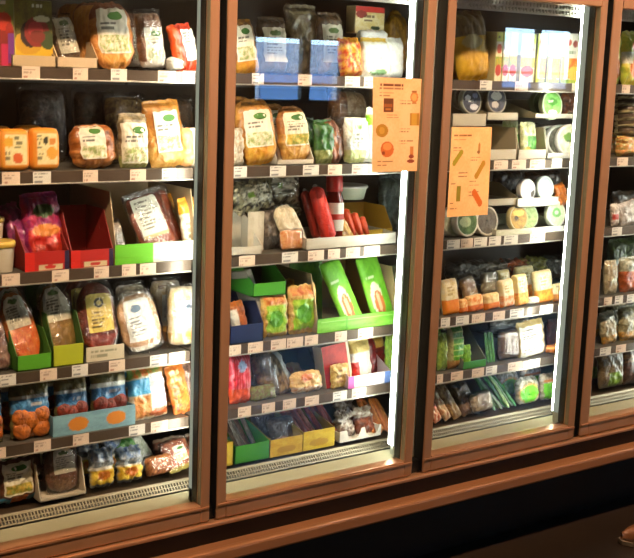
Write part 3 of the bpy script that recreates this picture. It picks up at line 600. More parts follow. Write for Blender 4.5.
# ------------------------------------------------------------------ door 2, top shelf
bag('crisp_bread_bag', 'bread', 'golden bread bag with white speckled label beside the first post, top shelf of door two', 'A', 236, 259, 22, [N_('a8742a', '6a4420', 5), N_('d08a2a', 'e0a840', 6, (0, 0, 1, .25))], (.05, .22, .8, .88), 'H', d=.06, lean=8, roll=-8)
bag('dark_bag', 'bag', 'tall grey-brown bag with crimped top in the middle of door two, top shelf', 'A', 286, 318, 8, [N_('8a7a5c', '5a4c36', 5), R_('a89a78', (.1, .86, .9, .9)), R_('7a6c50', (.1, .8, .9, .83))], d=.06, lean=6, Y=.3, wr=.006)
bag('dark_bag', 'bag', 'dim brown bag left of the tall crimped bag, behind the window mirror image', 'A', 258, 286, 20, [N_('5a4028', '3a2818', 5)], (.1, .2, .9, .8), 'M', d=.06, lean=6, Y=.27)
bag('dark_bag', 'bag', 'dim brown bag right of the tall crimped bag, top shelf of door two', 'A', 318, 342, 16, [N_('6a4c30', '3f2c1c', 5)], (.1, .2, .9, .8), 'M', d=.06, lean=6, Y=.27)
bag('granola_bag', 'bag', 'red and yellow streaked bag, top shelf of door two', 'A', 340, 362, 40, [N_('c8421c', 'e8b030', 5), N_('e0a83a', 'b0321c', 9, (0, 0, 1, .6))], d=.05, lean=8, roll=-4)
bag('rice_cake_bag', 'bag', 'white bag with a yellow top, brightly lit beside the second post', 'A', 361, 390, 40, [N_('f2eee4', 'd8d4ca', 4), R_('e0b848', (0, .88, 1, 1)), T_('8a8a98', (.2, .3, .8, .75), 4), E_('7aa070', .5, .12, .3, .08)], d=.05, lean=8)
bag('rice_cake_bag', 'bag', 'plain white bag at the light tube of door two, top shelf', 'A', 386, 402, 40, [N_('f4f2ea', 'dcdad0', 3)], d=.05, lean=6)
carton('red_topped_box', 'box', 'cream box with red top stripe high up in door two', 'A', 350, 379, 7, [N_('d8c078', 'e6d8a8', 4), R_('b82c20', (0, .78, 1, 1)), E_('8a2a1c', .2, .7, .2, .14), T_('5a3a20', (.3, .4, .8, .7), 2), E_('3a4a2a', .7, .22, .16, .08)], 'c8b080', d=.05, Y=.3, ybot=34)
bag('white_tray_pack', 'pack', 'small white pack lying under the red-topped box', 'A', 357, 386, 31, [N_('f2f0ea', 'd8d8d4', 4)], d=.05, Y=.25, ybot=43, lean=0, rnd=.2)
bag('potato_bag', 'bag', 'golden yellow round bag at the top right of door two', 'A', 385, 406, 14, [N_('c8962e', '8a6420', 5)], d=.07, Y=.36, lean=5, rnd=.4)
# ------------------------------------------------------------------ door 2, second shelf
bag('flat_bread_bag', 'bread', 'large golden bread bag with pale printed label, left in door two on the second shelf', 'B', 241, 278, 102, [N_('d2964a', 'a86c2c', 5), N_('e0b048', 'c88a2a', 7, (.05, 0, 1, .42))], (.12, .26, .82, .82), 'H', d=.07, lean=10, roll=-5, rnd=.25)
bag('side_bag', 'bag', 'small pale-labelled bag peeping out beside the first post, second shelf of door two', 'B', 231, 243, 130, [N_('e2d8c4', 'b09a7a', 5)], d=.04, lean=5, Y=.2)
tray('white_divider_carton', 'display carton', 'white card tray with upright ends holding a golden bread bag', 'B', 277, 314, 160, 'e0d8c8', 'ded6c6', hb=.11, d=.06, slope=.99, Y=.19)
bag('flat_bread_bag', 'bread', 'golden bread bag with green oval logo between white card ends, second shelf', 'B', 281, 310, 109, [N_('c0844a', '9a6430', 5), N_('d8ac58', 'b88238', 8, (.0, 0, 1, .5))], (.12, .3, .95, .88), 'G', d=.06, lean=10, roll=-3, rnd=.25, Y=.22)
bag('salad_bag', 'salad', 'dark green bag with pale leaves at its foot, second shelf of door two', 'B', 315, 334, 122, [N_('2f6a22', '1f4a18', 4), N_('a8b070', '6a7a3a', 9, (0, 0, 1, .3))], d=.05, lean=8)
bag('sausage_stick_pack', 'sausage', 'brown sausage-shaped pack in the middle of the second shelf', 'B', 327, 345, 120, [N_('7a4424', '5a2e18', 4), E_('a86a44', .45, .5, .2, .4)], d=.04, lean=10, roll=-10, rnd=.4)
bag('bread_roll_bag', 'bread', 'clear bag of brown rolls with a pointed crinkled top behind the white pack', 'B', 326, 366, 90, [N_('a86c34', '6a4220', 7), N_('d8c09a', '9a7a50', 8, (.4, .5, 1, 1))], d=.08, lean=8, Y=.3, film=True, roll=4)
bag('wrap_pack', 'pack', 'white wrap pack with green print beside the left orange poster', 'B', 344, 368, 120, [N_('eceadc', 'd0ccb8', 4), T_('5a8a3a', (.3, .7, .9, .86), 1), T_('6a6a58', (.3, .4, .9, .66), 3), N_('b8c86a', 'e0d8a0', 6, (0, 0, .8, .3))], d=.04, lean=5)
bag('wrap_pack', 'pack', 'white and lime pack partly hidden by the left orange poster', 'B', 366, 392, 110, [N_('f0f0e6', 'd8dcc8', 4), R_('8ad02a', (0, .66, .7, .86))], d=.04, lean=5)
# ------------------------------------------------------------------ door 2, third shelf
tray('white_open_box', 'display carton', 'white open card box beside the first post, third shelf of door two', 'C', 231, 262, 247, 'd8d4c4', 'cfc9b8', hb=.125, d=.12, slope=.99)
carton('white_box_wall', 'card', 'upright off-white end wall of the open box beside the first post', 'C', 247, 263, 212, [N_('d2cdbb', 'bdb6a2', 2)], 'cdc6b4', d=.004, Y=.22, lean=0)
for i, (a, b, y0, y1, l) in enumerate([(236, 275, 182, 212, 'green-and-black striped vegetable pack lying at the left of the heap'), (262, 300, 172, 205, 'pale striped vegetable pack lying on top of the heap'), (248, 300, 192, 216, 'grey-green vegetable pack in the middle of the heap')]):
    bag('vegetable_pack', 'vegetables', l+', third shelf of door two', 'C', a, b, y0, [N_('b8b08a', '2a2620', 7), N_('e0d8bc', '5a5642', 6, (.15, .25, .85, .75)), R_('7a9a3a', (.3, .4, .45, .6))], d=.07, lean=20, roll=[-8, 10, 4][i], Y=.27+.03*i, ybot=y1, wr=.008, film=(i == 1))
bag('mushroom_bag', 'bag', 'grey clear bag with dark contents right of the white open box', 'C', 262, 285, 208, [N_('7a7268', '3a342e', 5), N_('2a2c30', '5a5a58', 7, (0, 0, .8, .3))], d=.05, lean=14, roll=-6, Y=.24)
bag('tube_pack', 'pack', 'long cream tube-like pack leaning left in the middle of the third shelf', 'C', 289, 311, 205, [N_('ddd0b4', 'b8aa8a', 4)], d=.03, lean=16, roll=-22, Y=.21, rnd=.3)
bag('tomato_bag', 'bag', 'small clear bag of orange pieces at the foot of the cream pack', 'C', 280, 304, 230, [N_('d8762a', 'e8b878', 10)], d=.03, lean=10, Y=.19, film=True)
def salami(label, x0, x1, ytop, ybot, c1, c2, Y, lean, roll):
    X, z, w, h = place('C', x0, x1, ytop, Y, lean, roll, ybot); t = empty('salami_stick'); bm = bmesh.new(); la = bm.verts.layers.float_color.new('print'); r = w/2
    lathe(bm, [(r*.15, 0), (r*.7, h*.02), (r, h*.08), (r*1.02, h*.5), (r*.95, h*.9), (r*.6, h*.97), (r*.15, h)], 20); fc = paint([N_(c1, c2, 5)], 3)
    for v in bm.verts: v[la] = (*fc(min(1, max(0, v.co.x/r*.5+.5)), min(1, max(0, v.co.z/h))), 1)
    link('sausage', bm, FOOD, t, True); bm = bmesh.new(); lathe(bm, [(r*.2, h*.99), (r*.35, h*1.01), (r*.1, h*1.04)], 10); link('clip', bm, ALU, t)
    put(t, X, Y, z, lean, roll); tag(t, label, 'sausage')
salami('red salami stick leaning left, third shelf of door two', 323, 336, 186, 240, 'd8301c', '9a1a12', .21, 16, -10)
salami('thinner dark red salami stick just behind the leaning one', 313, 322, 190, 238, 'a82818', '6a140e', .25, 16, -10)
def bottle():
    X, z, w, h = place('C', 327, 342, 176, .25, 4, 0, 238); r = w/2; t = empty('sauce_bottle')
    bm = bmesh.new(); lathe(bm, [(r*.9, 0), (r, .004), (r, h*.62), (r*.8, h*.72), (r*.78, h*.75)], 24); link('glass_body', bm, solid('sauce_red', '6a140e', .2, coat=.5), t, True)
    bm = bmesh.new(); lathe(bm, [(r*.88, h*.75), (r*.9, h*.76), (r*.9, h*.98), (r*.8, h)], 24); link('cap', bm, solid('cap_red', 'a81c14', .35), t, True)
    bm = bmesh.new(); lathe(bm, [(r*1.01, h*.12), (r*1.02, h*.13), (r*1.02, h*.56), (r*1.01, h*.57)], 24); link('label', bm, solid('label_white', 'e4dccb', .5), t, True)
    bm = bmesh.new(); lathe(bm, [(r*1.03, h*.3), (r*1.035, h*.31), (r*1.035, h*.38), (r*1.03, h*.39)], 24); link('label_band', bm, solid('band_red', 'b03020', .5), t, True)
    put(t, X, .25, z, 4); tag(t, 'dark red bottle with red cap and white label, third shelf of door two', 'bottle')
bottle()
tray('white_display_carton', 'display carton', 'long low off-white tray holding salami, bottle and yellow carton', 'C', 306, 396, 236, 'cfcaba', 'b8b09c', hb=.04, d=.2, slope=.3)
tray('yellow_carton', 'display carton', 'large yellow-brown open carton at the right end of the third shelf', 'C', 350, 392, 230, 'c8a030', 'b88a28', hb=.11, d=.16, Y=.24, slope=.3, innerback='a87c22')
for i, (a, b, l) in enumerate([(352, 359, 'left one of the three carrots in the yellow carton'), (359, 366, 'middle carrot in the yellow carton'), (366, 372, 'right one of the three carrots in the yellow carton')]):
    X, z, w, h = place('C', a, b, 208+4*i, .225, 16, -20, 238); t = empty('carrot'); bm = bmesh.new(); r = w/2*1.2
    lathe(bm, [(r*.25, 0), (r*.5, h*.15), (r*.85, h*.6), (r, h*.92), (r*.5, h)], 14); link('root', bm, solid('carrot_skin', 'd8481c', .4, 0, .2, 30, stretch=(1, 1, 6)), t, True)
    bm = bmesh.new(); tube(bm, [(0, 0, h*.98), (.002, 0, h*1.06)], .002, 6); link('stem', bm, solid('carrot_stem', '6a8a3a'), t); put(t, X, .225, z, 16, -20); tag(t, l, 'carrot')
bag('gold_stick_pack', 'snack', 'slim golden pack leaning between the bottle and the carrots', 'C', 345, 357, 205, [N_('d8a24a', 'a8742a', 4)], d=.02, lean=16, roll=-22, Y=.22)
tub('white shallow tub with lid on top of the yellow carton', 'C', 357, 30, 186, 200, 'c8ccb0', 'e4e0d4', Y=.34)
bag('lettuce_bag', 'salad', 'grey-green dim bag at the back right of the third shelf in door two', 'C', 380, 402, 178, [N_('6a7a70', '3a4a40', 5)], d=.06, lean=6, Y=.4)
# ------------------------------------------------------------------ door 2, fourth shelf
tray('blue_display_carton', 'display carton', 'deep blue card tray beside the first post, fourth shelf of door two', 'D', 230, 263, 325, '22305c', '1c2850', hb=.2, d=.22, slope=.5, innerback='1a2448')
carton('grey_divider', 'card', 'thin grey divider leaning between the blue tray and the green packs', 'D', 259, 264, 268, [R_('9a9688')], '8a867a', d=.1, lean=12, roll=-16, Y=.24)
bag('pastry_pack', 'pack', 'small orange-brown pack with white label inside the deep blue tray', 'D', 234, 250, 303, [N_('c87030', '8a4a20', 6), R_('e8e0d0', (0, .2, .4, .8))], d=.04, lean=12, roll=-8, Y=.21)
GP = [N_('c8a050', 'd8b86a', 6), N_('8ac82e', 'a8cc3a', 4, (.15, .1, .88, .72)), E_('5aa820', .5, .42, .26, .2), N_('c8652a', 'd89a48', 6, (.1, .78, .9, .95))]
bag('tofu_pack', 'pack', 'green and yellow square pack under the green open box, fourth shelf', 'D', 261, 287, 296, GP, d=.04, lean=5, wr=.005)
bag('tofu_pack', 'pack', 'green and yellow square pack with jagged crimped top, right of the green open box', 'D', 288, 316, 287, GP, d=.04, lean=5, wr=.006, crimp=.12)
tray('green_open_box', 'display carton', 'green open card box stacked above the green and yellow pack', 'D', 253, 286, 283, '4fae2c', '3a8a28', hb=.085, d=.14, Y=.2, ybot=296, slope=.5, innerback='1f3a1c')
tray('green_display_carton', 'display carton', 'bright green long tray with beige inner wall and two leaning green cards', 'D', 317, 398, 315, '7ac83a', 'c0a47c', hb=.185, d=.3, slope=.15, innerback='d2b88e', front=[N_('86cc4a', '6ab82e', 3), R_('a8dc7a', (.05, .7, 1, .8)), R_('58a828', (.34, 0, .36, 1))])
SPR = [R_('78c82a'), N_('88d83a', '6ab824', 3), E_('e8ecd0', .42, .36, .26, .26), E_('d8763a', .46, .3, .2, .2), E_('ecc8a0', .45, .32, .07, .16), T_('e8f4c8', (.15, .66, .85, .72), 1)]
bag('green_card_pack', 'pack', 'lime green card pack with oval food window, left of its brighter neighbour', 'D', 345, 366, 262, SPR, d=.025, lean=20, roll=-16, crimp=0, rnd=.04, wr=.001, Y=.195, mat=CARD)
bag('green_card_pack', 'pack', 'brightly lit lime green card pack next to the light tube, fourth shelf', 'D', 374, 396, 259, SPR, d=.025, lean=18, roll=-10, crimp=0, rnd=.04, wr=.001, Y=.195, mat=CARD)
bag('herb_pouch', 'herbs', 'dark green and brown pack at the light tube behind the bright lime card', 'D', 388, 400, 268, [N_('3a7a3a', '8a5a48', 6)], d=.03, lean=8, Y=.26)
carton('green_back_card', 'card', 'green card wall behind the jagged green and yellow pack', 'D', 290, 322, 258, [N_('5a9a2e', '3f7a24', 4)], '4f8a2a', d=.004, Y=.33, lean=4)
# ------------------------------------------------------------------ door 2, fifth shelf
bag('pink_noodle_pack', 'pack', 'pink and red striped pack beside the first post, fifth shelf', 'E', 229, 250, 356, [N_('d83a5a', 'e87a8a', 5)]+[R_('c8281e', (i*.125, 0, i*.125+.05, 1)) for i in range(8)]+[N_('c8421c', 'e8603a', 8, (0, 0, 1, .3)), E_('9ab0d8', .5, .75, .18, .12)], d=.05, lean=4)
bag('clear_sprout_bag', 'bag', 'clear brownish bag leaning left in the left half of the fifth shelf', 'E', 262, 283, 352, [N_('8a6a48', '4a3826', 7)], d=.05, lean=16, roll=-14, Y=.22, film=True)
bag('clear_sprout_bag', 'bag', 'long bag with a grey edge stripe leaning left, over the cream pack', 'E', 276, 296, 352, [N_('a88a58', '5a4a30', 7), R_('b0b0a4', (.72, 0, .95, 1))], d=.05, lean=18, roll=-20, Y=.23)
bag('clear_sprout_bag', 'bag', 'low greenish-brown pack on the rail beside the pink striped pack', 'E', 250, 276, 386, [N_('7a8a4a', '6a4a2e', 9)], d=.03, lean=14, Y=.2)
bag('pizza_slice_pack', 'pack', 'cream pastry pack with an orange spot in the middle of the fifth shelf', 'E', 291, 322, 372, [N_('e0c484', 'c89a54', 6), E_('c86a28', .45, .7, .2, .18), N_('e8dcc0', 'b8742e', 9, (0, 0, 1, .3))], d=.05, lean=14, rnd=.2)
tray('dark_green_box', 'display carton', 'dark green open box at the back above the cream pastry pack', 'E', 290, 318, 374, '24402a', '1c3020', hb=.08, d=.12, Y=.33, ybot=378)
carton('red_box', 'box', 'bright red box with white top edge in door two, fifth shelf', 'E', 322, 349, 344, [N_('d83420', 'b82418', 3), R_('a81c14', (0, 0, .5, .5)), R_('e8d8b8', (.9, 0, 1, 1))], 'd8ccb8', d=.05, lean=10, roll=-5, Y=.23)
bag('cracker_pack', 'pack', 'small cream and gold pack in front of the red box', 'E', 331, 349, 365, [N_('d8b870', 'b08a40', 7), T_('8a5a2a', (.2, .2, .8, .8), 3)], d=.03, lean=8, Y=.195)
tray('pink_white_tray', 'display carton', 'white tray with red, pink and blue corners beside the second post', 'E', 348, 390, 374, 'ece6e4', 'd8c8cc', hb=.08, d=.16, front=[N_('f2ecec', 'e0d8dc', 3), R_('c85aa8', (0, 0, .14, 1)), R_('6a8ad0', (.86, 0, 1, 1))])
bag('yogurt_drink', 'pack', 'white foil pack with gold crimped top and red side, in the pink and white tray', 'E', 352, 372, 341, [N_('f0eae0', 'd8cfc4', 4), R_('e0c070', (0, .7, 1, 1)), R_('c02a20', (0, .05, .3, .5))], d=.04, lean=10, roll=-3, Y=.21, crimp=.1)
bag('yogurt_drink', 'pack', 'dark red pack with a gold corner behind the tray with blue corner', 'E', 370, 388, 338, [N_('9a1c18', '6a1210', 4), R_('c8a040', (.4, .7, 1, 1))], d=.04, lean=10, roll=-6, Y=.25)
bag('lime_pouch', 'pouch', 'slim lime pouch hugging the light tube on the fifth shelf', 'E', 385, 394, 337, [N_('a8d040', '7ab02a', 4)], d=.03, lean=4, Y=.22)
# ------------------------------------------------------------------ door 2, bottom deck
tray('yellow_card_tray', 'display carton', 'sliver of a yellow tray beside the first post on the bottom deck', 'V', 222, 233, 443, 'd0b43a', 'a88a2a', hb=.06, d=.2)
tray('green_display_carton', 'display carton', 'solid green tray with a high green back holding thin packs, bottom deck', 'V', 235, 269, 444, '3f9a28', '3a8f26', hb=.11, d=.24, slope=.9, innerback='4fb030')
tray('yellow_display_carton', 'display carton', 'yellow open carton with dark bag, left of two on the bottom deck', 'V', 270, 302, 438, 'd2b42e', 'a88c28', hb=.085, d=.22, front=[N_('d8bc3a', 'c8a62a', 3), E_('b8942a', .5, .35, .3, .2)])
tray('yellow_display_carton', 'display carton', 'yellow open carton with red stick packs, right of two on the bottom deck', 'V', 303, 334, 430, 'd6bc2e', 'a88c28', hb=.085, d=.22, front=[N_('dcc43a', 'ccb02a', 3), E_('b8942a', .5, .35, .3, .2)])
def sticks(n, x0, x1, ytop, ybot, cols, name, lab, cat, Y0=.20, lean=44, rad=.008, sh='V', roll=-6, grp=None, fl=0):
    for i in range(n):
        f = i/(n-1) if n > 1 else 0; px = x0+(x1-x0)*f; Y = Y0+.01*(i % 2)
        X, z, w, h = place(sh, px, px+6, ytop, Y, lean, roll)
        c1, c2 = cols[i % len(cols)]; sf = Surf(rad*2.4, h, rad*1.4, .25, 3, .0015, .05); o = skin(name, sf, [N_(c1, c2, 6), R_(c2, (.8, 0, 1, 1))], FOIL)
        put(o, X, Y, z, lean+random.uniform(-3, 3), roll+random.uniform(-5, 5)); tag(o, lab, cat, grp or lab)
sticks(6, 236, 256, 412, 444, [('c0b8a8', '8a8070'), ('9a7a60', '5a4030'), ('d0c4ae', '9a8c78')], 'flat_stick_pack', 'thin grey-brown stick pack leaning back in the solid green tray', 'snack', rad=.007)
bag('dark_bag', 'bag', 'dark crinkled bag standing in the left yellow carton on the bottom deck', 'V', 272, 300, 416, [N_('7a6458', '4a382e', 7), N_('b8a89c', '5a4a40', 8, (.1, .2, .6, .8))], d=.05, lean=26, Y=.22, film=True)
sticks(10, 303, 338, 398, 432, [('c05838', '8a3420'), ('c87a50', '8a4028'), ('9a4630', '6a281c')], 'meat_stick', 'dark red meat stick lying back in the right yellow carton', 'sausage', rad=.008, roll=-12)
sticks(6, 372, 388, 398, 430, [('c8742e', '9a4a1c'), ('d88a3e', 'a85a24')], 'orange_stick', 'orange stick pack leaning back beside the light tube, bottom deck', 'snack', rad=.009, roll=-8, lean=35)
def holed():
    X, z, w, h = place('V', 336, 377, 427, .2, 0, 0); t = empty('white_cutout_carton'); bm = bmesh.new(); n = 48; cols = []
    def top(u):
        y = h
        for c in (.34, .78):
            if abs(u-c) < .17: y = min(y, h-.9*h*math.sqrt(max(0, 1-((u-c)/.17)**2)))
        return y
    for i in range(n+1):
        u = i/n; cols.append([bm.verts.new(((u-.5)*w, yy, zz)) for yy in (0, .004) for zz in (0, top(u))])
    for a, b in zip(cols, cols[1:]):
        for q in ((0, 1), (1, 3), (3, 2), (2, 0)): bm.faces.new((a[q[0]], a[q[1]], b[q[1]], b[q[0]]))
    bm.faces.new([cols[0][i] for i in (0, 1, 3, 2)]); bm.faces.new([cols[-1][i] for i in (2, 3, 1, 0)])
    wm = solid('card_e8e2d4', 'e8e2d4', .5); link('front_panel', bm, wm, t); box('base', -w/2, w/2, .004, .2, 0, .003, wm, t)
    box('side_panel', -w/2, -w/2+.003, .004, .2, 0, h*.9, wm, t); box('side_panel', w/2-.003, w/2, .004, .2, 0, h*.9, wm, t); put(t, X, .18, z); tag(t, 'white carton with two round cut-outs in its front, bottom deck of door two', 'display carton')
holed()
bag('clip_bag', 'bag', 'silvery crumpled bag with dark top poking from the left cut-out of the white carton', 'V', 338, 354, 412, [N_('b8aa9c', '6a5244', 9)], d=.05, lean=20, Y=.215, wr=.01)
bag('clip_bag', 'bag', 'brown bag with silvery crumpled top in the right cut-out of the white carton', 'V', 356, 374, 408, [N_('8a4a2e', '5a2c1c', 6), N_('c8bcae', '8a6a52', 10, (0, .6, 1, 1))], d=.05, lean=20, Y=.215, wr=.01)
# ------------------------------------------------------------------ door 3, top shelf
bag('yellow_cheese_bag', 'cheese', 'big yellow bag at the left of the top shelf in door three', 'A', 458, 488, 14, [N_('c8a022', 'a88018', 3), N_('7a6440', '54442c', 5, (0, .62, 1, 1)), E_('a89a68', .4, .55, .3, .1)], d=.08, lean=8, roll=-5, wr=.004, mat=CARD)
bag('yellow_cheese_bag', 'cheese', 'second yellow bag squeezed behind the big yellow one', 'A', 474, 494, 40, [N_('c0982a', '8a6c20', 3)], d=.06, lean=8, Y=.26)
SC = lambda a, b: [N_('e8e2c4', 'd8d09a', 4), R_('c8cc5a', (0, .8, 1, 1)), E_('c84a22', .5, .66, .4, .1), N_('8aa83a', 'c8a83a', 6, (0, .3, 1, .5)), E_('b03420', .5, .22, .45, .12), T_('5a5a30', (.15, .84, .85, .94), 1)]
for i, (a, b) in enumerate([(487, 494), (494, 501), (501, 509)]):
    carton('soup_carton', 'carton', ['leftmost', 'middle', 'rightmost'][i]+' of three narrow cream and red soup cartons in a row, door three', 'A', a, b-.6, 32, SC(0, 0), 'd8d0a0', d=.07, Y=.225)
PC = [N_('efeadc', 'dfe0c8', 4), R_('c8d456', (0, 0, .14, 1)), N_('e8a030', 'd8642a', 6, (.34, .1, 1, .5)), E_('e8c050', .62, .2, .3, .14), E_('c85a3a', .3, .82, .12, .07), E_('a84838', .6, .8, .12, .07), N_('8aae3a', 'c8cc50', 7, (0, 0, 1, .08)), T_('5a7a50', (.3, .56, .9, .68), 1)]
for i, (a, b, l) in enumerate([(512, 527, 'first of the picture cartons, under the blue window mirror image'), (528, 538, 'narrow picture carton between the mirrored window and the orange bowl cartons'), (539, 552, 'white carton with an orange bowl picture, left of its wider twin'), (553, 574, 'wide white carton with a large orange bowl picture, door three'), (575, 586, 'last carton with a bowl picture, cut by the light tube of door three')]):
    carton('soup_carton', 'carton', l, 'A', a, b-.8, 34, PC if i else SC(0, 0), 'd8d6b8', d=.07, Y=.225)
# ------------------------------------------------------------------ door 3, second shelf (two tiers)
def tierbox(l, x0, x1, ylip, ybot, Y=.19, hb=.06, inner='a8a088', fc='c8c2ae', d=.2): return tray('white_card_tray', 'display carton', l, 'B', x0, x1, ylip, fc, inner, hb=hb, d=d, Y=Y, ybot=ybot, slope=.9)
tray('cheese_carton', 'display carton', 'tall beige carton with an open front, lower tier right of the orange poster', 'B', 452, 516, 150, 'cfc8b4', 'b8ae96', hb=.11, d=.22, Y=.178, slope=.05)
tray('cheese_carton', 'display carton', 'beige carton with the slim green pack, lower tier centre of door three', 'B', 518, 546, 150, 'd4cdb8', 'b4ab94', hb=.11, d=.22, Y=.178, slope=.1)
tray('cheese_carton', 'display carton', 'white carton with a row of round cheeses, lower tier right of door three', 'B', 547, 582, 153, 'e2ded0', 'd0cab8', hb=.11, d=.22, Y=.178, slope=.1)
tierbox('pale card tray under the round blue-lidded tubs, upper tier left', 452, 486, 114, 127)
tierbox('pale card tray under the second black and white lid, upper tier', 487, 518, 113, 121)
tierbox('pale card tray under the green round cheese, upper tier right', 535, 576, 114, 119)
DK = [N_('2a2c3a', '454a60', 5), E_('d8dce8', .3, .62, .16, .12), E_('c8ccd8', .62, .25, .22, .13), T_('e8e8f0', (.3, .4, .9, .56), 1), E_('7a84b0', .7, .72, .16, .1)]
disc('dark blue and white round lid standing in the upper left tray, door three', 'B', 471, 101, 12, DK, 'a8a89a', Y=.2)
disc('black and white round lid right of the dark blue one', 'B', 496, 100, 12, DK[:1]+[E_('d8d4cc', .5, .65, .3, .18), E_('b8b0a8', .4, .3, .2, .14)], '8a8478', Y=.2)
disc('round lid seen edge-on behind the dark blue one', 'B', 462, 98, 10, [N_('6a6458', '3a362e', 5)], '8a8474', Y=.25)
GR = [N_('6aa84a', '8ac46a', 6), E_('4a8a34', .5, .62, .3, .14), T_('e8f0d8', (.25, .54, .8, .72), 1), E_('e4ead8', .5, .2, .26, .1)]
disc('bright green round cheese lid on the upper tier', 'B', 552, 105, 12.5, GR, 'c8d8b0', Y=.2)
disc('dark green round cheese half hidden behind the bright green one', 'B', 541, 104, 11, [N_('3a5a30', '24401e', 5)], '6a7a5a', Y=.24)
bag('orange_cheese_pack', 'cheese', 'dim orange-brown pack right of the bright green round cheese', 'B', 562, 578, 94, [N_('8a4a1e', '5a2c14', 5)], d=.04, Y=.24, ybot=116)
bag('green_herb_pack', 'cheese', 'slim white and green pack inside the centre carton, lower tier', 'B', 521, 536, 124, [N_('d8dcb8', 'a8b880', 5), N_('3a8a34', '6aa84a', 5, (.3, .1, 1, .6)), E_('e8c060', .3, .2, .2, .12)], d=.03, lean=8, Y=.21)
RD = [N_('dfe4d8', 'b8c8a8', 5), E_('6a9a4a', .45, .62, .26, .16), E_('c87a8a', .66, .3, .16, .12), T_('5a6a50', (.3, .44, .8, .54), 1)]
disc('front round cheese with green and pink picture at the light tube, lower tier', 'B', 571, 141, 14, RD, 'ecece4', Y=.2, yaw=-.2)
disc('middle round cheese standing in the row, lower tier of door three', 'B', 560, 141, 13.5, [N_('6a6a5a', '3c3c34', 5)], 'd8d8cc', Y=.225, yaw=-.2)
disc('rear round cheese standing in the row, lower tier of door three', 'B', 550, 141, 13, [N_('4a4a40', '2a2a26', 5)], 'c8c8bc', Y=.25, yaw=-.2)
# ------------------------------------------------------------------ door 3, third shelf
tray('cheese_carton', 'display carton', 'pale long carton on the upper tier of the third shelf, door three', 'C', 488, 518, 199, 'b8b2a0', 'a8a28e', hb=.07, d=.2, Y=.2, ybot=206)
tray('white_card_tray', 'display carton', 'bright white tray holding two round lids, upper tier of the third shelf', 'C', 517, 558, 198, 'eceade', 'd8d4c4', hb=.03, d=.2, Y=.19, ybot=207)
disc('white round lid with dark edge on the upper tier, third shelf', 'C', 527, 190, 9.5, [R_('f0f0f0'), N_('f4f4f6', 'c8c8d8', 3), E_('4a4440', .88, .25, .2, .2)], 'e8e8e8', Y=.2)
disc('pale blue-green round lid right of the white one, third shelf', 'C', 545, 188, 10, [N_('b8ccc0', '94b0a4', 5), E_('d8e0dc', .5, .5, .3, .2)], 'd0d8d0', Y=.2)
bag('orange_cheese_wedge', 'cheese', 'orange wedge leaning at the light tube, upper tier of the third shelf', 'C', 558, 568, 184, [N_('c8762a', 'a85a1c', 4)], d=.04, lean=10, roll=-14, Y=.21, ybot=206)
tray('white_card_tray', 'display carton', 'low white tray in front on the third shelf of door three', 'C', 496, 568, 228, 'ecebe0', 'c8c8b4', hb=.045, d=.2, slope=.9, front=[N_('dfe0cc', 'c8ceb0', 5), N_('f2f2ee', 'e6e6de', 3, (.5, 0, 1, 1))])
disc('white-rimmed round tub with green centre below the right poster', 'C', 466, 222, 13, [N_('5a7a4a', '3a5a34', 5), E_('a8b890', .4, .5, .3, .2)], 'dcdccc', Y=.2, th=.03, name='round_tub', cat='tub')
disc('white-rimmed round tub with grey-brown centre right of the green one', 'C', 486, 221, 13, [N_('6a6258', '4a443c', 5)], 'dcd8c8', Y=.205, th=.03, name='round_tub', cat='tub')
disc('white round tub half hidden by the right poster, leftmost in its row', 'C', 453, 222, 13, [N_('cfd8c0', 'a8b498', 5)], 'e0e0d0', Y=.23, th=.03, name='round_tub', cat='tub')
disc('mustard yellow round cheese in the low white tray', 'C', 518, 218, 11, [N_('b8902a', '8a6a1c', 5), E_('d8b850', .5, .72, .35, .14), E_('4a3a1a', .35, .5, .12, .1)], 'c8bc88', Y=.2)
disc('pale green round cheese behind the mustard one', 'C', 529, 217, 10.5, [N_('b8c890', '98aa70', 5)], 'd0d8b8', Y=.225)
disc('white and green round cheese at the right of the low tray', 'C', 556, 214, 11, [N_('d8e4cc', 'b8d4a8', 5), E_('6ab05a', .5, .55, .28, .2), E_('e8f0e0', .5, .55, .12, .08)], 'ecf0e4', Y=.2)
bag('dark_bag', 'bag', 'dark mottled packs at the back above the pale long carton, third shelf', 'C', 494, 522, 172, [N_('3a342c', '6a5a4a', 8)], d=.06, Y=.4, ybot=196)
bag('dark_bag', 'bag', 'brown mottled pack at the back above the two round lids, third shelf', 'C', 525, 560, 172, [N_('6a4a28', '3a2c1c', 8)], d=.06, Y=.42, ybot=190)
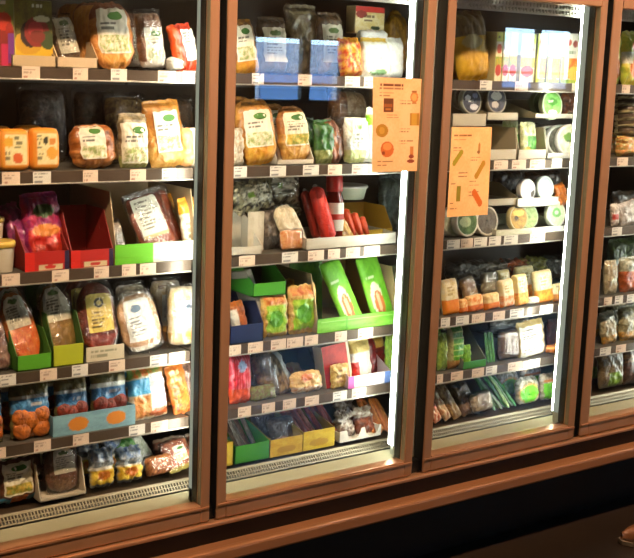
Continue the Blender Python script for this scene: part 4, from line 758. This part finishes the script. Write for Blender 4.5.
# ------------------------------------------------------------------ door 3, fourth shelf
CH = lambda top, bot: [N_(top, 'e8d49a', 4), N_(bot, 'e07c1c', 6, (0, 0, 1, .42))]
row = [(443, 458, 281, 'ddd6c0', 'e08a24', 'pale block with orange foot, leftmost'), (459, 466, 300, 'd8842a', 'c8661c', 'small orange block, second from the left'), (467, 482, 296, 'dc7a20', 'b84e14', 'deep orange block below the leaning clear pack'), (484, 498, 294, 'c8a05c', 'd87a24', 'tan and orange block in the centre left'), (500, 513, 281, 'ded2b4', 'd8c8a0', 'tall cream block in the centre'), (515, 527, 276, 'ecd890', 'e8b850', 'cream-yellow block right of the tall cream one'), (535, 552, 272, 'ece0b0', 'e8a83c', 'wide pale yellow block near the light tube'), (553, 566, 284, 'f0e8c8', 'e0a848', 'white-capped block at the light tube')]
for i, (a, b, y, c1, c2, l) in enumerate(row):
    bag('cheese_block', 'cheese', l+', fourth shelf of door three', 'D', a, b, y, CH(c1, c2), (.12, .42, .88, .92) if i not in (1, 2, 3) else None, [N_('ece4c8', 'd8c890', 3), T_('a89458', (.15, .2, .85, .8), 3)], d=.042, lean=9, roll=-4, crimp=.0, rnd=.02, flat=9, wr=.0015, mat=CARD)
bag('cheese_block', 'cheese', 'clear pack leaning over the deep orange block, fourth shelf', 'D', 466, 482, 276, [N_('a88a5c', '7a5a38', 6), R_('d8742a', (0, 0, 1, .3))], d=.04, lean=16, roll=-12, Y=.25, film=True)
bag('cheese_block', 'cheese', 'grey-topped clear pack behind the tan and orange block', 'D', 482, 500, 272, [N_('b8b090', '7a7258', 6)], d=.04, lean=12, Y=.26, film=True)
bag('cheese_block', 'cheese', 'small white pack lying in front of the yellow blocks', 'D', 526, 538, 297, [N_('f0ece0', 'd8d4c4', 4)], d=.04, lean=8, Y=.2)
for i, (a, b, y0, y1, c1, c2, l) in enumerate([(447, 485, 262, 290, '5a5248', '2e2822', 'grey rumpled pack in the back row at the left'), (474, 512, 262, 284, '6a6254', '38322a', 'grey-brown rumpled pack in the back row'), (500, 528, 260, 282, 'b05a2c', '6a3420', 'orange-red pack in the back row'), (520, 546, 258, 280, '8a8a3a', '5a5a28', 'olive-yellow pack in the back row'), (545, 566, 256, 282, '5a5c54', '34342e', 'dark pack in the back row at the light tube')]):
    bag('back_row_pack', 'pack', l+', fourth shelf of door three', 'D', a, b, y0, [N_(c1, c2, 7)], d=.07, lean=14, Y=.36, ybot=y1-4, wr=.01)
# ------------------------------------------------------------------ door 3, fifth shelf
bag('green_pack', 'pack', 'green-striped pack at the left of the fifth shelf in door three', 'E', 447, 462, 328, [N_('c8c890', 'a8a86a', 5), N_('4fae2c', '3a8a24', 4, (.2, .22, .9, 1)), N_('c8a060', 'b87a4a', 6, (0, 0, 1, .2))]+[R_('b8d870', (.2, .3+.14*i, .9, .32+.14*i)) for i in range(5)], d=.05, lean=5)
bag('green_pack', 'pack', 'sliver of a pale green pack beside the second post, fifth shelf', 'E', 437, 446, 335, [N_('9ab84a', '6a8a34', 5)], d=.04, lean=5)
tray('green_display_carton', 'display carton', 'low green tray with grey inner wall, fifth shelf of door three', 'E', 463, 486, 361, '3f9a2e', '7a8270', hb=.12, d=.2, slope=.5)
bag('lime_pouch', 'pouch', 'small lime pouch standing on the green tray, fifth shelf of door three', 'E', 463, 470, 346, [N_('8acc3a', '6aaa2a', 4)], d=.02, lean=4, Y=.19)
sticks(5, 485, 491, 332, 366, [('5aa83a', '3a7a28'), ('8ac85a', '4a8a34')], 'spring_onion', 'slim green spring onion standing beside the low green tray', 'vegetables', sh='E', rad=.005, lean=8, roll=-4)
bag('brown_deli_pack', 'pack', 'clear brown pack left of the white-labelled pack, fifth shelf', 'E', 497, 519, 330, [N_('8a6a44', '6a4a30', 5), R_('b8b4a0', (0, .82, 1, .9))], d=.05, lean=5, film=True)
bag('white_label_pack', 'pack', 'tan pack with a big white text label, brightly lit, fifth shelf of door three', 'E', 518, 545, 322, [N_('c8b074', 'a88a50', 4)], (.06, .02, .84, .86), 'W', d=.04, lean=7, roll=-5)
bag('orange_pack', 'pack', 'small orange pack at the light tube, fifth shelf of door three', 'E', 546, 562, 345, [N_('e08a34', 'c8641e', 4), R_('f0c070', (0, .6, 1, .75))], d=.05, lean=5)
bag('red_brown_bag', 'bag', 'red-brown bag behind the small orange pack', 'E', 547, 562, 320, [N_('7a3424', '4a1c14', 6)], d=.04, lean=5, Y=.28)
bag('grey_lid_pack', 'pack', 'long clear pack with grey edge lying on top of the brown pack', 'E', 488, 530, 318, [N_('b8b8a4', '6a6a5a', 8)], d=.05, lean=5, Y=.28, ybot=333, film=True)
# ------------------------------------------------------------------ door 3, bottom deck
for i, (a, b, c1, c2, l) in enumerate([(434, 443, 'e0c8a8', 'c8542a', 'leftmost of the slanting sandwich packs'), (444, 452, 'c8b890', 'a86a3a', 'second slanting sandwich pack'), (453, 463, 'a89468', '7a5a34', 'third slanting sandwich pack, tan')]):
    bag('sandwich_pack', 'sandwich', l+' on the bottom deck of door three', 'V', a, b, 394-5*i, [N_(c1, c2, 5)], d=.03, lean=30, roll=-20, Y=.2, film=False)
bag('mushroom_tray', 'vegetables', 'brown clear vegetable pack leaning left, bottom deck of door three', 'V', 462, 480, 382, [N_('7a6440', '5a4428', 6)], d=.04, lean=30, roll=-16, Y=.22)
bag('cabbage_bag', 'vegetables', 'bag of shredded pale cabbage on the bottom deck', 'V', 472, 494, 392, [N_('ccbc98', '8a7450', 14), E_('6a4a1c', .5, .4, .16, .12)], d=.05, lean=18, roll=-4, film=True)
sticks(7, 492, 513, 373, 418, [('3a8a3a', '1f5a28'), ('c8d8a0', '5aa84a'), ('2f6a34', 'a8b8a0')], 'spring_onion_pack', 'slim green and white leek pack slanting on the bottom deck', 'vegetables', rad=.007, lean=38, roll=-18, Y0=.2)
LG = [N_('d8d0c0', '7a7a60', 6), E_('d0a060', .5, .38, .46, .38), E_('62c41c', .5, .36, .4, .33), N_('58b81a', '74d02a', 5, (.25, .15, .75, .55))]
bag('sprout_punnet', 'vegetables', 'bag with round lime green label, left of two at the bottom of door three', 'V', 516, 538, 378, LG, d=.05, lean=9, rnd=.2)
bag('sprout_punnet', 'vegetables', 'bag with square lime green label at the light tube, bottom deck of door three', 'V', 540, 560, 374, [N_('c8c0b0', '7a6a50', 6), R_('68cc20', (.08, .08, .92, .66)), N_('5ab818', '7ad830', 5, (.12, .1, .88, .64)), R_('c8742e', (.1, .68, .9, .76))], d=.05, lean=9)
# ------------------------------------------------------------------ door 4
def d4(name, cat, l, *a, **k): bag(name, cat, l+', rightmost door', *a, **k)
d4('soup_pouch', 'pouch', 'yellow pouch with orange picture', 'A', 621, 641, 34, [N_('d8c84a', 'a8b83a', 5), E_('d8762a', .6, .3, .36, .18), E_('c8642a', .5, .7, .2, .1), N_('e8e4d0', 'c8ccb0', 4, (0, .4, .4, .6))], d=.05, lean=5)
for i in range(6):
    bag('cheese_slice_pack', 'cheese', 'flat dark-edged cheese pack lying in the tall stack, rightmost door', 'B', 618, 650, 128-7*i, [N_('d8cc9a', '5a4a34', 3), R_('4a3a2a', (0, .5, 1, 1))], d=.12, ybot=135.5-7*i, Y=.24, crimp=0, wr=.001, rnd=.02, group='flat cheese packs in the tall stack')
d4('orange_deli_bag', 'bag', 'orange and cream rumpled bag under the stack', 'B', 616, 650, 136, [N_('d8843a', 'b0ac6a', 8)], d=.07, Y=.22, lean=4)
d4('dark_bag', 'bag', 'dark orange-flecked bag on the third shelf', 'C', 611, 645, 192, [N_('5a4430', '2a241e', 8), E_('a8642a', .5, .6, .15, .12)], d=.06, Y=.3, lean=5)
d4('pale_pack', 'pack', 'grey-white slanting pack on the third shelf', 'C', 620, 640, 203, [N_('b8b0a8', '8a8078', 5)], d=.03, lean=16, roll=-10)
d4('small_tub', 'tub', 'small pale tub with red mark on the third shelf', 'C', 611, 618, 205, [N_('d8d0c8', 'b8a8a0', 5), R_('b84030', (.1, .3, .9, .5))], d=.03)
d4('herb_bag', 'herbs', 'green leafy bag on the fourth shelf', 'D', 608, 640, 240, [N_('4a5a2a', '2a3018', 9)], d=.06, Y=.34, lean=6)
d4('pale_pack', 'pack', 'tan block pack on the fourth shelf', 'D', 604, 616, 262, [N_('b8ac8a', '98886a', 5)], d=.04, lean=6)
d4('orange_pack', 'pack', 'rust-orange pack with pale lid on the fourth shelf', 'D', 619, 645, 258, [N_('c8622c', '8a4420', 5), N_('b0b098', '7a7a64', 5, (0, .6, 1, 1))], d=.05, lean=6)
d4('pale_pack', 'pack', 'grey sack-like pack with orange foot, left on the fifth shelf', 'E', 602, 617, 313, [N_('b0a88a', '8a8064', 5), N_('d89a34', '8a7a4a', 9, (0, 0, 1, .25))], d=.04, lean=10, roll=-6)
d4('pale_pack', 'pack', 'olive-grey pack with orange foot, right on the fifth shelf', 'E', 619, 645, 306, [N_('a8a078', '6a6444', 6), N_('d89a34', '7a6a3a', 9, (0, 0, 1, .25))], d=.05, lean=8)
d4('salad_bag', 'salad', 'clear bag with a green patch on the bottom deck', 'V', 598, 622, 350, [N_('8a7a5c', '5a4c36', 6), N_('8ab82e', '5a7a24', 5, (.3, .05, .8, .4))], d=.05, lean=6, film=False)
d4('dark_bag', 'bag', 'dark red-brown bag on the bottom deck', 'V', 621, 648, 342, [N_('5a3a28', '2a1c14', 7), N_('a87a4a', '4a3422', 8, (0, .5, 1, .7))], d=.05, lean=6)
# second row: the same packs again, one behind the other
def copy_tree(o, parent=None):
    c = o.copy(); COL.objects.link(c)
    if parent: c.parent = parent; c.matrix_parent_inverse = o.matrix_parent_inverse.copy()
    for ch in list(o.children): copy_tree(ch, c)
    return c
SEEN = set()
for (t, X, Y, z, lean, roll, yaw, d) in list(USED):
    l = t['label'].split(',')[0].split(' beside')[0].split(' in ')[0].split(' at ')[0]
    if z < .2 or len(l.split()) > 12: continue
    l = 'next pack behind the ' + l
    if l in SEEN: continue
    SEEN.add(l)
    if len(l.split()) > 16: continue
    r = Vector((t['bw'], d, t['bh'])); nx = (X, Y+d+.065, z); B0 = (nx[0]-r.x/2, nx[1]-.03, nx[0]+r.x/2, nx[1]+.03)
    hit = 0
    for q in ALLB:
        if abs(q[4]-z) < .1 and min(q[2], B0[2])-max(q[0], B0[0]) > .25*r.x and min(q[3], B0[3])-max(q[1], B0[1]) > .015: hit = 1
    if hit or nx[1] > .5 or t.name.startswith(('green_card', 'pink_pouch', 'salami')): continue
    ALLB.append((*B0, z)); c = copy_tree(t); put(c, X+random.uniform(-.006, .006), Y+d+.065, z, lean*.7, roll*.6, yaw+random.uniform(-.08, .08)); c['label'] = l
# ------------------------------------------------------------------ posters taped to the glass
def poster(px, layers, label, Y=.015):
    (x0, y0), (x1, y1), (x2, y2) = px   # top left, top right, bottom left
    A, B, C_ = at_y(x0, y0, Y), at_y(x1, y1, Y), at_y(x2, y2, Y)
    w = B.x-A.x; h = A.z-C_.z; sh = (C_.x-A.x)/h; dz = (B.z-A.z)/w
    t = box('orange_poster', 0, 0.0001, 0, .0001, 0, .0001, solid('poster_stock', 'f0a25c', .6)); bm = bmesh.new(); la = bm.verts.layers.float_color.new('print'); col = paint(layers, 31)
    bow = lambda u, v: -.0015*math.sin(PI*u)-.004*max(0, (u-.93)/.07)**2*(1-v)
    fr = lambda u, v: (u*w+sh*(1-v)*h, bow(u, v)-.0002, (v-1)*h+dz*u*w); bk = lambda u, v: (u*w+sh*(1-v)*h, bow(u, v)+.0002, (v-1)*h+dz*u*w)
    gridmesh(bm, la, 90, 150, fr, col); gridmesh(bm, la, 20, 20, bk, lambda u, v: lin('f0b880'), True)
    me = bpy.data.meshes.new('orange_poster'); bm.to_mesh(me); bm.free(); me.materials.append(PAPER); old = t.data; t.data = me; bpy.data.meshes.remove(old)
    t.location = (A.x, Y, A.z); tag(t, label, 'poster')
INK, INK2 = '7a4a26', '94603a'
def tl(x0, y0, x1, y1, n=1, c=INK2): return T_(c, (x0, 1-y1, x1, 1-y0), n)
P1 = [N_('f4c08c', 'f0b47c', 2), T_('6a3216', (.13, .895, .9, .945), 1), T_('6a3216', (.15, .9, .88, .94), 1), tl(.12, .1, .9, .135), tl(.12, .15, .6, .17), tl(.12, .18, .45, .205),
 R_('6a3a1a', (.19, .64, .37, .78)), R_('9a5420', (.21, .69, .35, .72)), R_('b8702e', (.23, .655, .33, .675)), E_('c87a3a', .76, .8, .075, .06), E_('eba058', .76, .8, .05, .04), R_('b06a30', (.72, .73, .8, .745)), E_('9a5a2a', .76, .86, .05, .012),
 tl(.5, .23, .95, .25), tl(.5, .26, .85, .28), R_('a8761e', (.68, .5, .86, .63)), R_('c09032', (.72, .5, .82, .63)), tl(.25, .385, .62, .405), tl(.25, .41, .66, .43), E_('a8781e', .17, .44, .11, .07), E_('c08e34', .17, .44, .05, .04),
 tl(.5, .53, .86, .55), tl(.5, .56, .8, .58), tl(.5, .66, .95, .68), tl(.5, .69, .75, .71), E_('c8662a', .27, .24, .12, .085), E_('e08a48', .27, .27, .08, .04), E_('8a3c16', .2, .2, .03, .02), R_('c87a3a', (.7, .18, .76, .27)), E_('8a3a1c', .72, .16, .05, .022), E_('8a3a1c', .71, .11, .075, .02), tl(.1, .88, .6, .9), tl(.1, .92, .4, .94)]
def leaf(cx, cy, dx, dy, c, n=7, r=.04): return [E_(c, cx+dx*(i/(n-1)-.5), cy+dy*(i/(n-1)-.5), r, r*.7) for i in range(n)]
P2 = [N_('f5c084', 'f0b274', 2), T_('8a5420', (.06, .885, .85, .92), 1), T_('8a5420', (.3, .89, .6, .92), 1), tl(.06, .13, .6, .15), tl(.06, .22, .4, .24), tl(.06, .25, .42, .27), E_('b07a3a', .7, .76, .03, .07), E_('8a5a2a', .69, .72, .04, .02), tl(.5, .33, .95, .35), tl(.5, .36, .8, .38)] \
 + leaf(.18, .66, .16, .12, '9a8a1a', 8, .045)+leaf(.75, .52, .16, .14, 'b0801e', 8, .05)+[tl(.22, .5, .62, .52), tl(.22, .54, .6, .56), tl(.05, .62, .3, .64), tl(.5, .6, .8, .62), tl(.5, .645, .95, .66), R_('8a7a18', (.2, .17, .29, .34)), tl(.5, .72, .95, .74), tl(.5, .76, .85, .78)]+leaf(.72, .2, .16, -.12, 'cc641c', 8, .06)+[tl(.05, .84, .2, .86), tl(.05, .9, .35, .92)]
poster([(373, 77), (427, 79), (372, 172)], P1, 'higher orange paper poster with cup and bottle drawings, taped to door two')
poster([(452, 127), (492, 127), (447, 217)], P2, 'lower orange paper poster with leaf drawings, taped to door three')

# ------------------------------------------------------------------ the shoe in the aisle
def shoe():
    P = Vector((1.57, -.178, -.003)); t = empty('leather_shoe', P)
    tag(t, 'brown leather shoe standing on the dark floor, toe pointing at the cooler aisle', 'shoe')
    LM = solid('shoe_leather', '8a5a38', .3, 0, .2, 12, coat=.4); SM = solid('shoe_sole', '8a7a66', .45)
    def sec(s):  # s 0 toe .. 1 heel : halfwidth, height
        w = .05*math.sin(min(1, s*2.6+.12)*PI/2)*(1-.22*max(0, s-.45)/.55) if s < .98 else .033
        h = .052+.03*min(1, s*2.1)+.03*max(0, s-.4)
        return w, h
    bm = bmesh.new(); rings = []; L_ = .29
    for i in range(19):
        s = i/18; w, h = sec(s); q = []
        if i == 0: w *= .72; h *= .8
        if i == 1: w *= .92; h *= .95
        for j in range(15):
            a = PI*j/14; q.append(bm.verts.new((s*L_, -w*math.cos(a), .018+(h-.018)*math.sin(a)**.7)))
        rings.append(q)
    for a, b in zip(rings, rings[1:]):
        for j in range(14): bm.faces.new((a[j], a[j+1], b[j+1], b[j]))
        bm.faces.new((a[14], a[0], b[0], b[14]))
    bm.faces.new(rings[0]); bm.faces.new(rings[-1][::-1])
    link('upper', bm, LM, t, True)
    bm = bmesh.new(); top = []; bot = []
    for s_, sg in [(i/18, -1) for i in range(19)]+[(1-i/18, 1) for i in range(19)]:
        w, h = sec(s_); w = w*(.75 if s_ == 0 else 1)+.005
        top.append(bm.verts.new((s_*(L_+.008)-.004, sg*w, .018))); bot.append(bm.verts.new((s_*(L_+.004)-.002, sg*w*.97, .004)))
    bm.faces.new(top); bm.faces.new(bot[::-1])
    for i in range(len(top)): j = (i+1) % len(top); bm.faces.new((top[i], bot[i], bot[j], top[j]))
    link('sole', bm, SM, t)
    bm = bmesh.new(); lathe(bm, [(.03, 0), (.034, .002), (.036, .02), (.032, .028), (.028, .02)], 20); o = link('collar', bm, LM, t, True); o.location = (.225, 0, .083)
    for k in range(4):
        bm = bmesh.new(); x = .105+k*.02; tube(bm, [(x, -.022, .078+k*.006), (x, 0, .087+k*.006), (x, .022, .078+k*.006)], .0022, 6); link('lace', bm, solid('lace', '3a2616', .7), t)
    t.rotation_euler = (0, 0, math.radians(-24)); t.scale = (1.12, 1.2, 1.12)
shoe()
# ------------------------------------------------------------------ look
S.view_settings.view_transform = 'Standard'; S.view_settings.look = 'None'; S.view_settings.gamma = 1; S.view_settings.use_curve_mapping = False
for o_ in bpy.data.objects:
    for k_ in ('bw', 'bh'):
        if k_ in o_: del o_[k_]
S.view_settings.exposure = 0
S.cycles.transparent_max_bounces = 24; S.cycles.max_bounces = 8; S.cycles.diffuse_bounces = 4; S.cycles.use_denoising = True
S.cycles.sample_clamp_indirect = 6
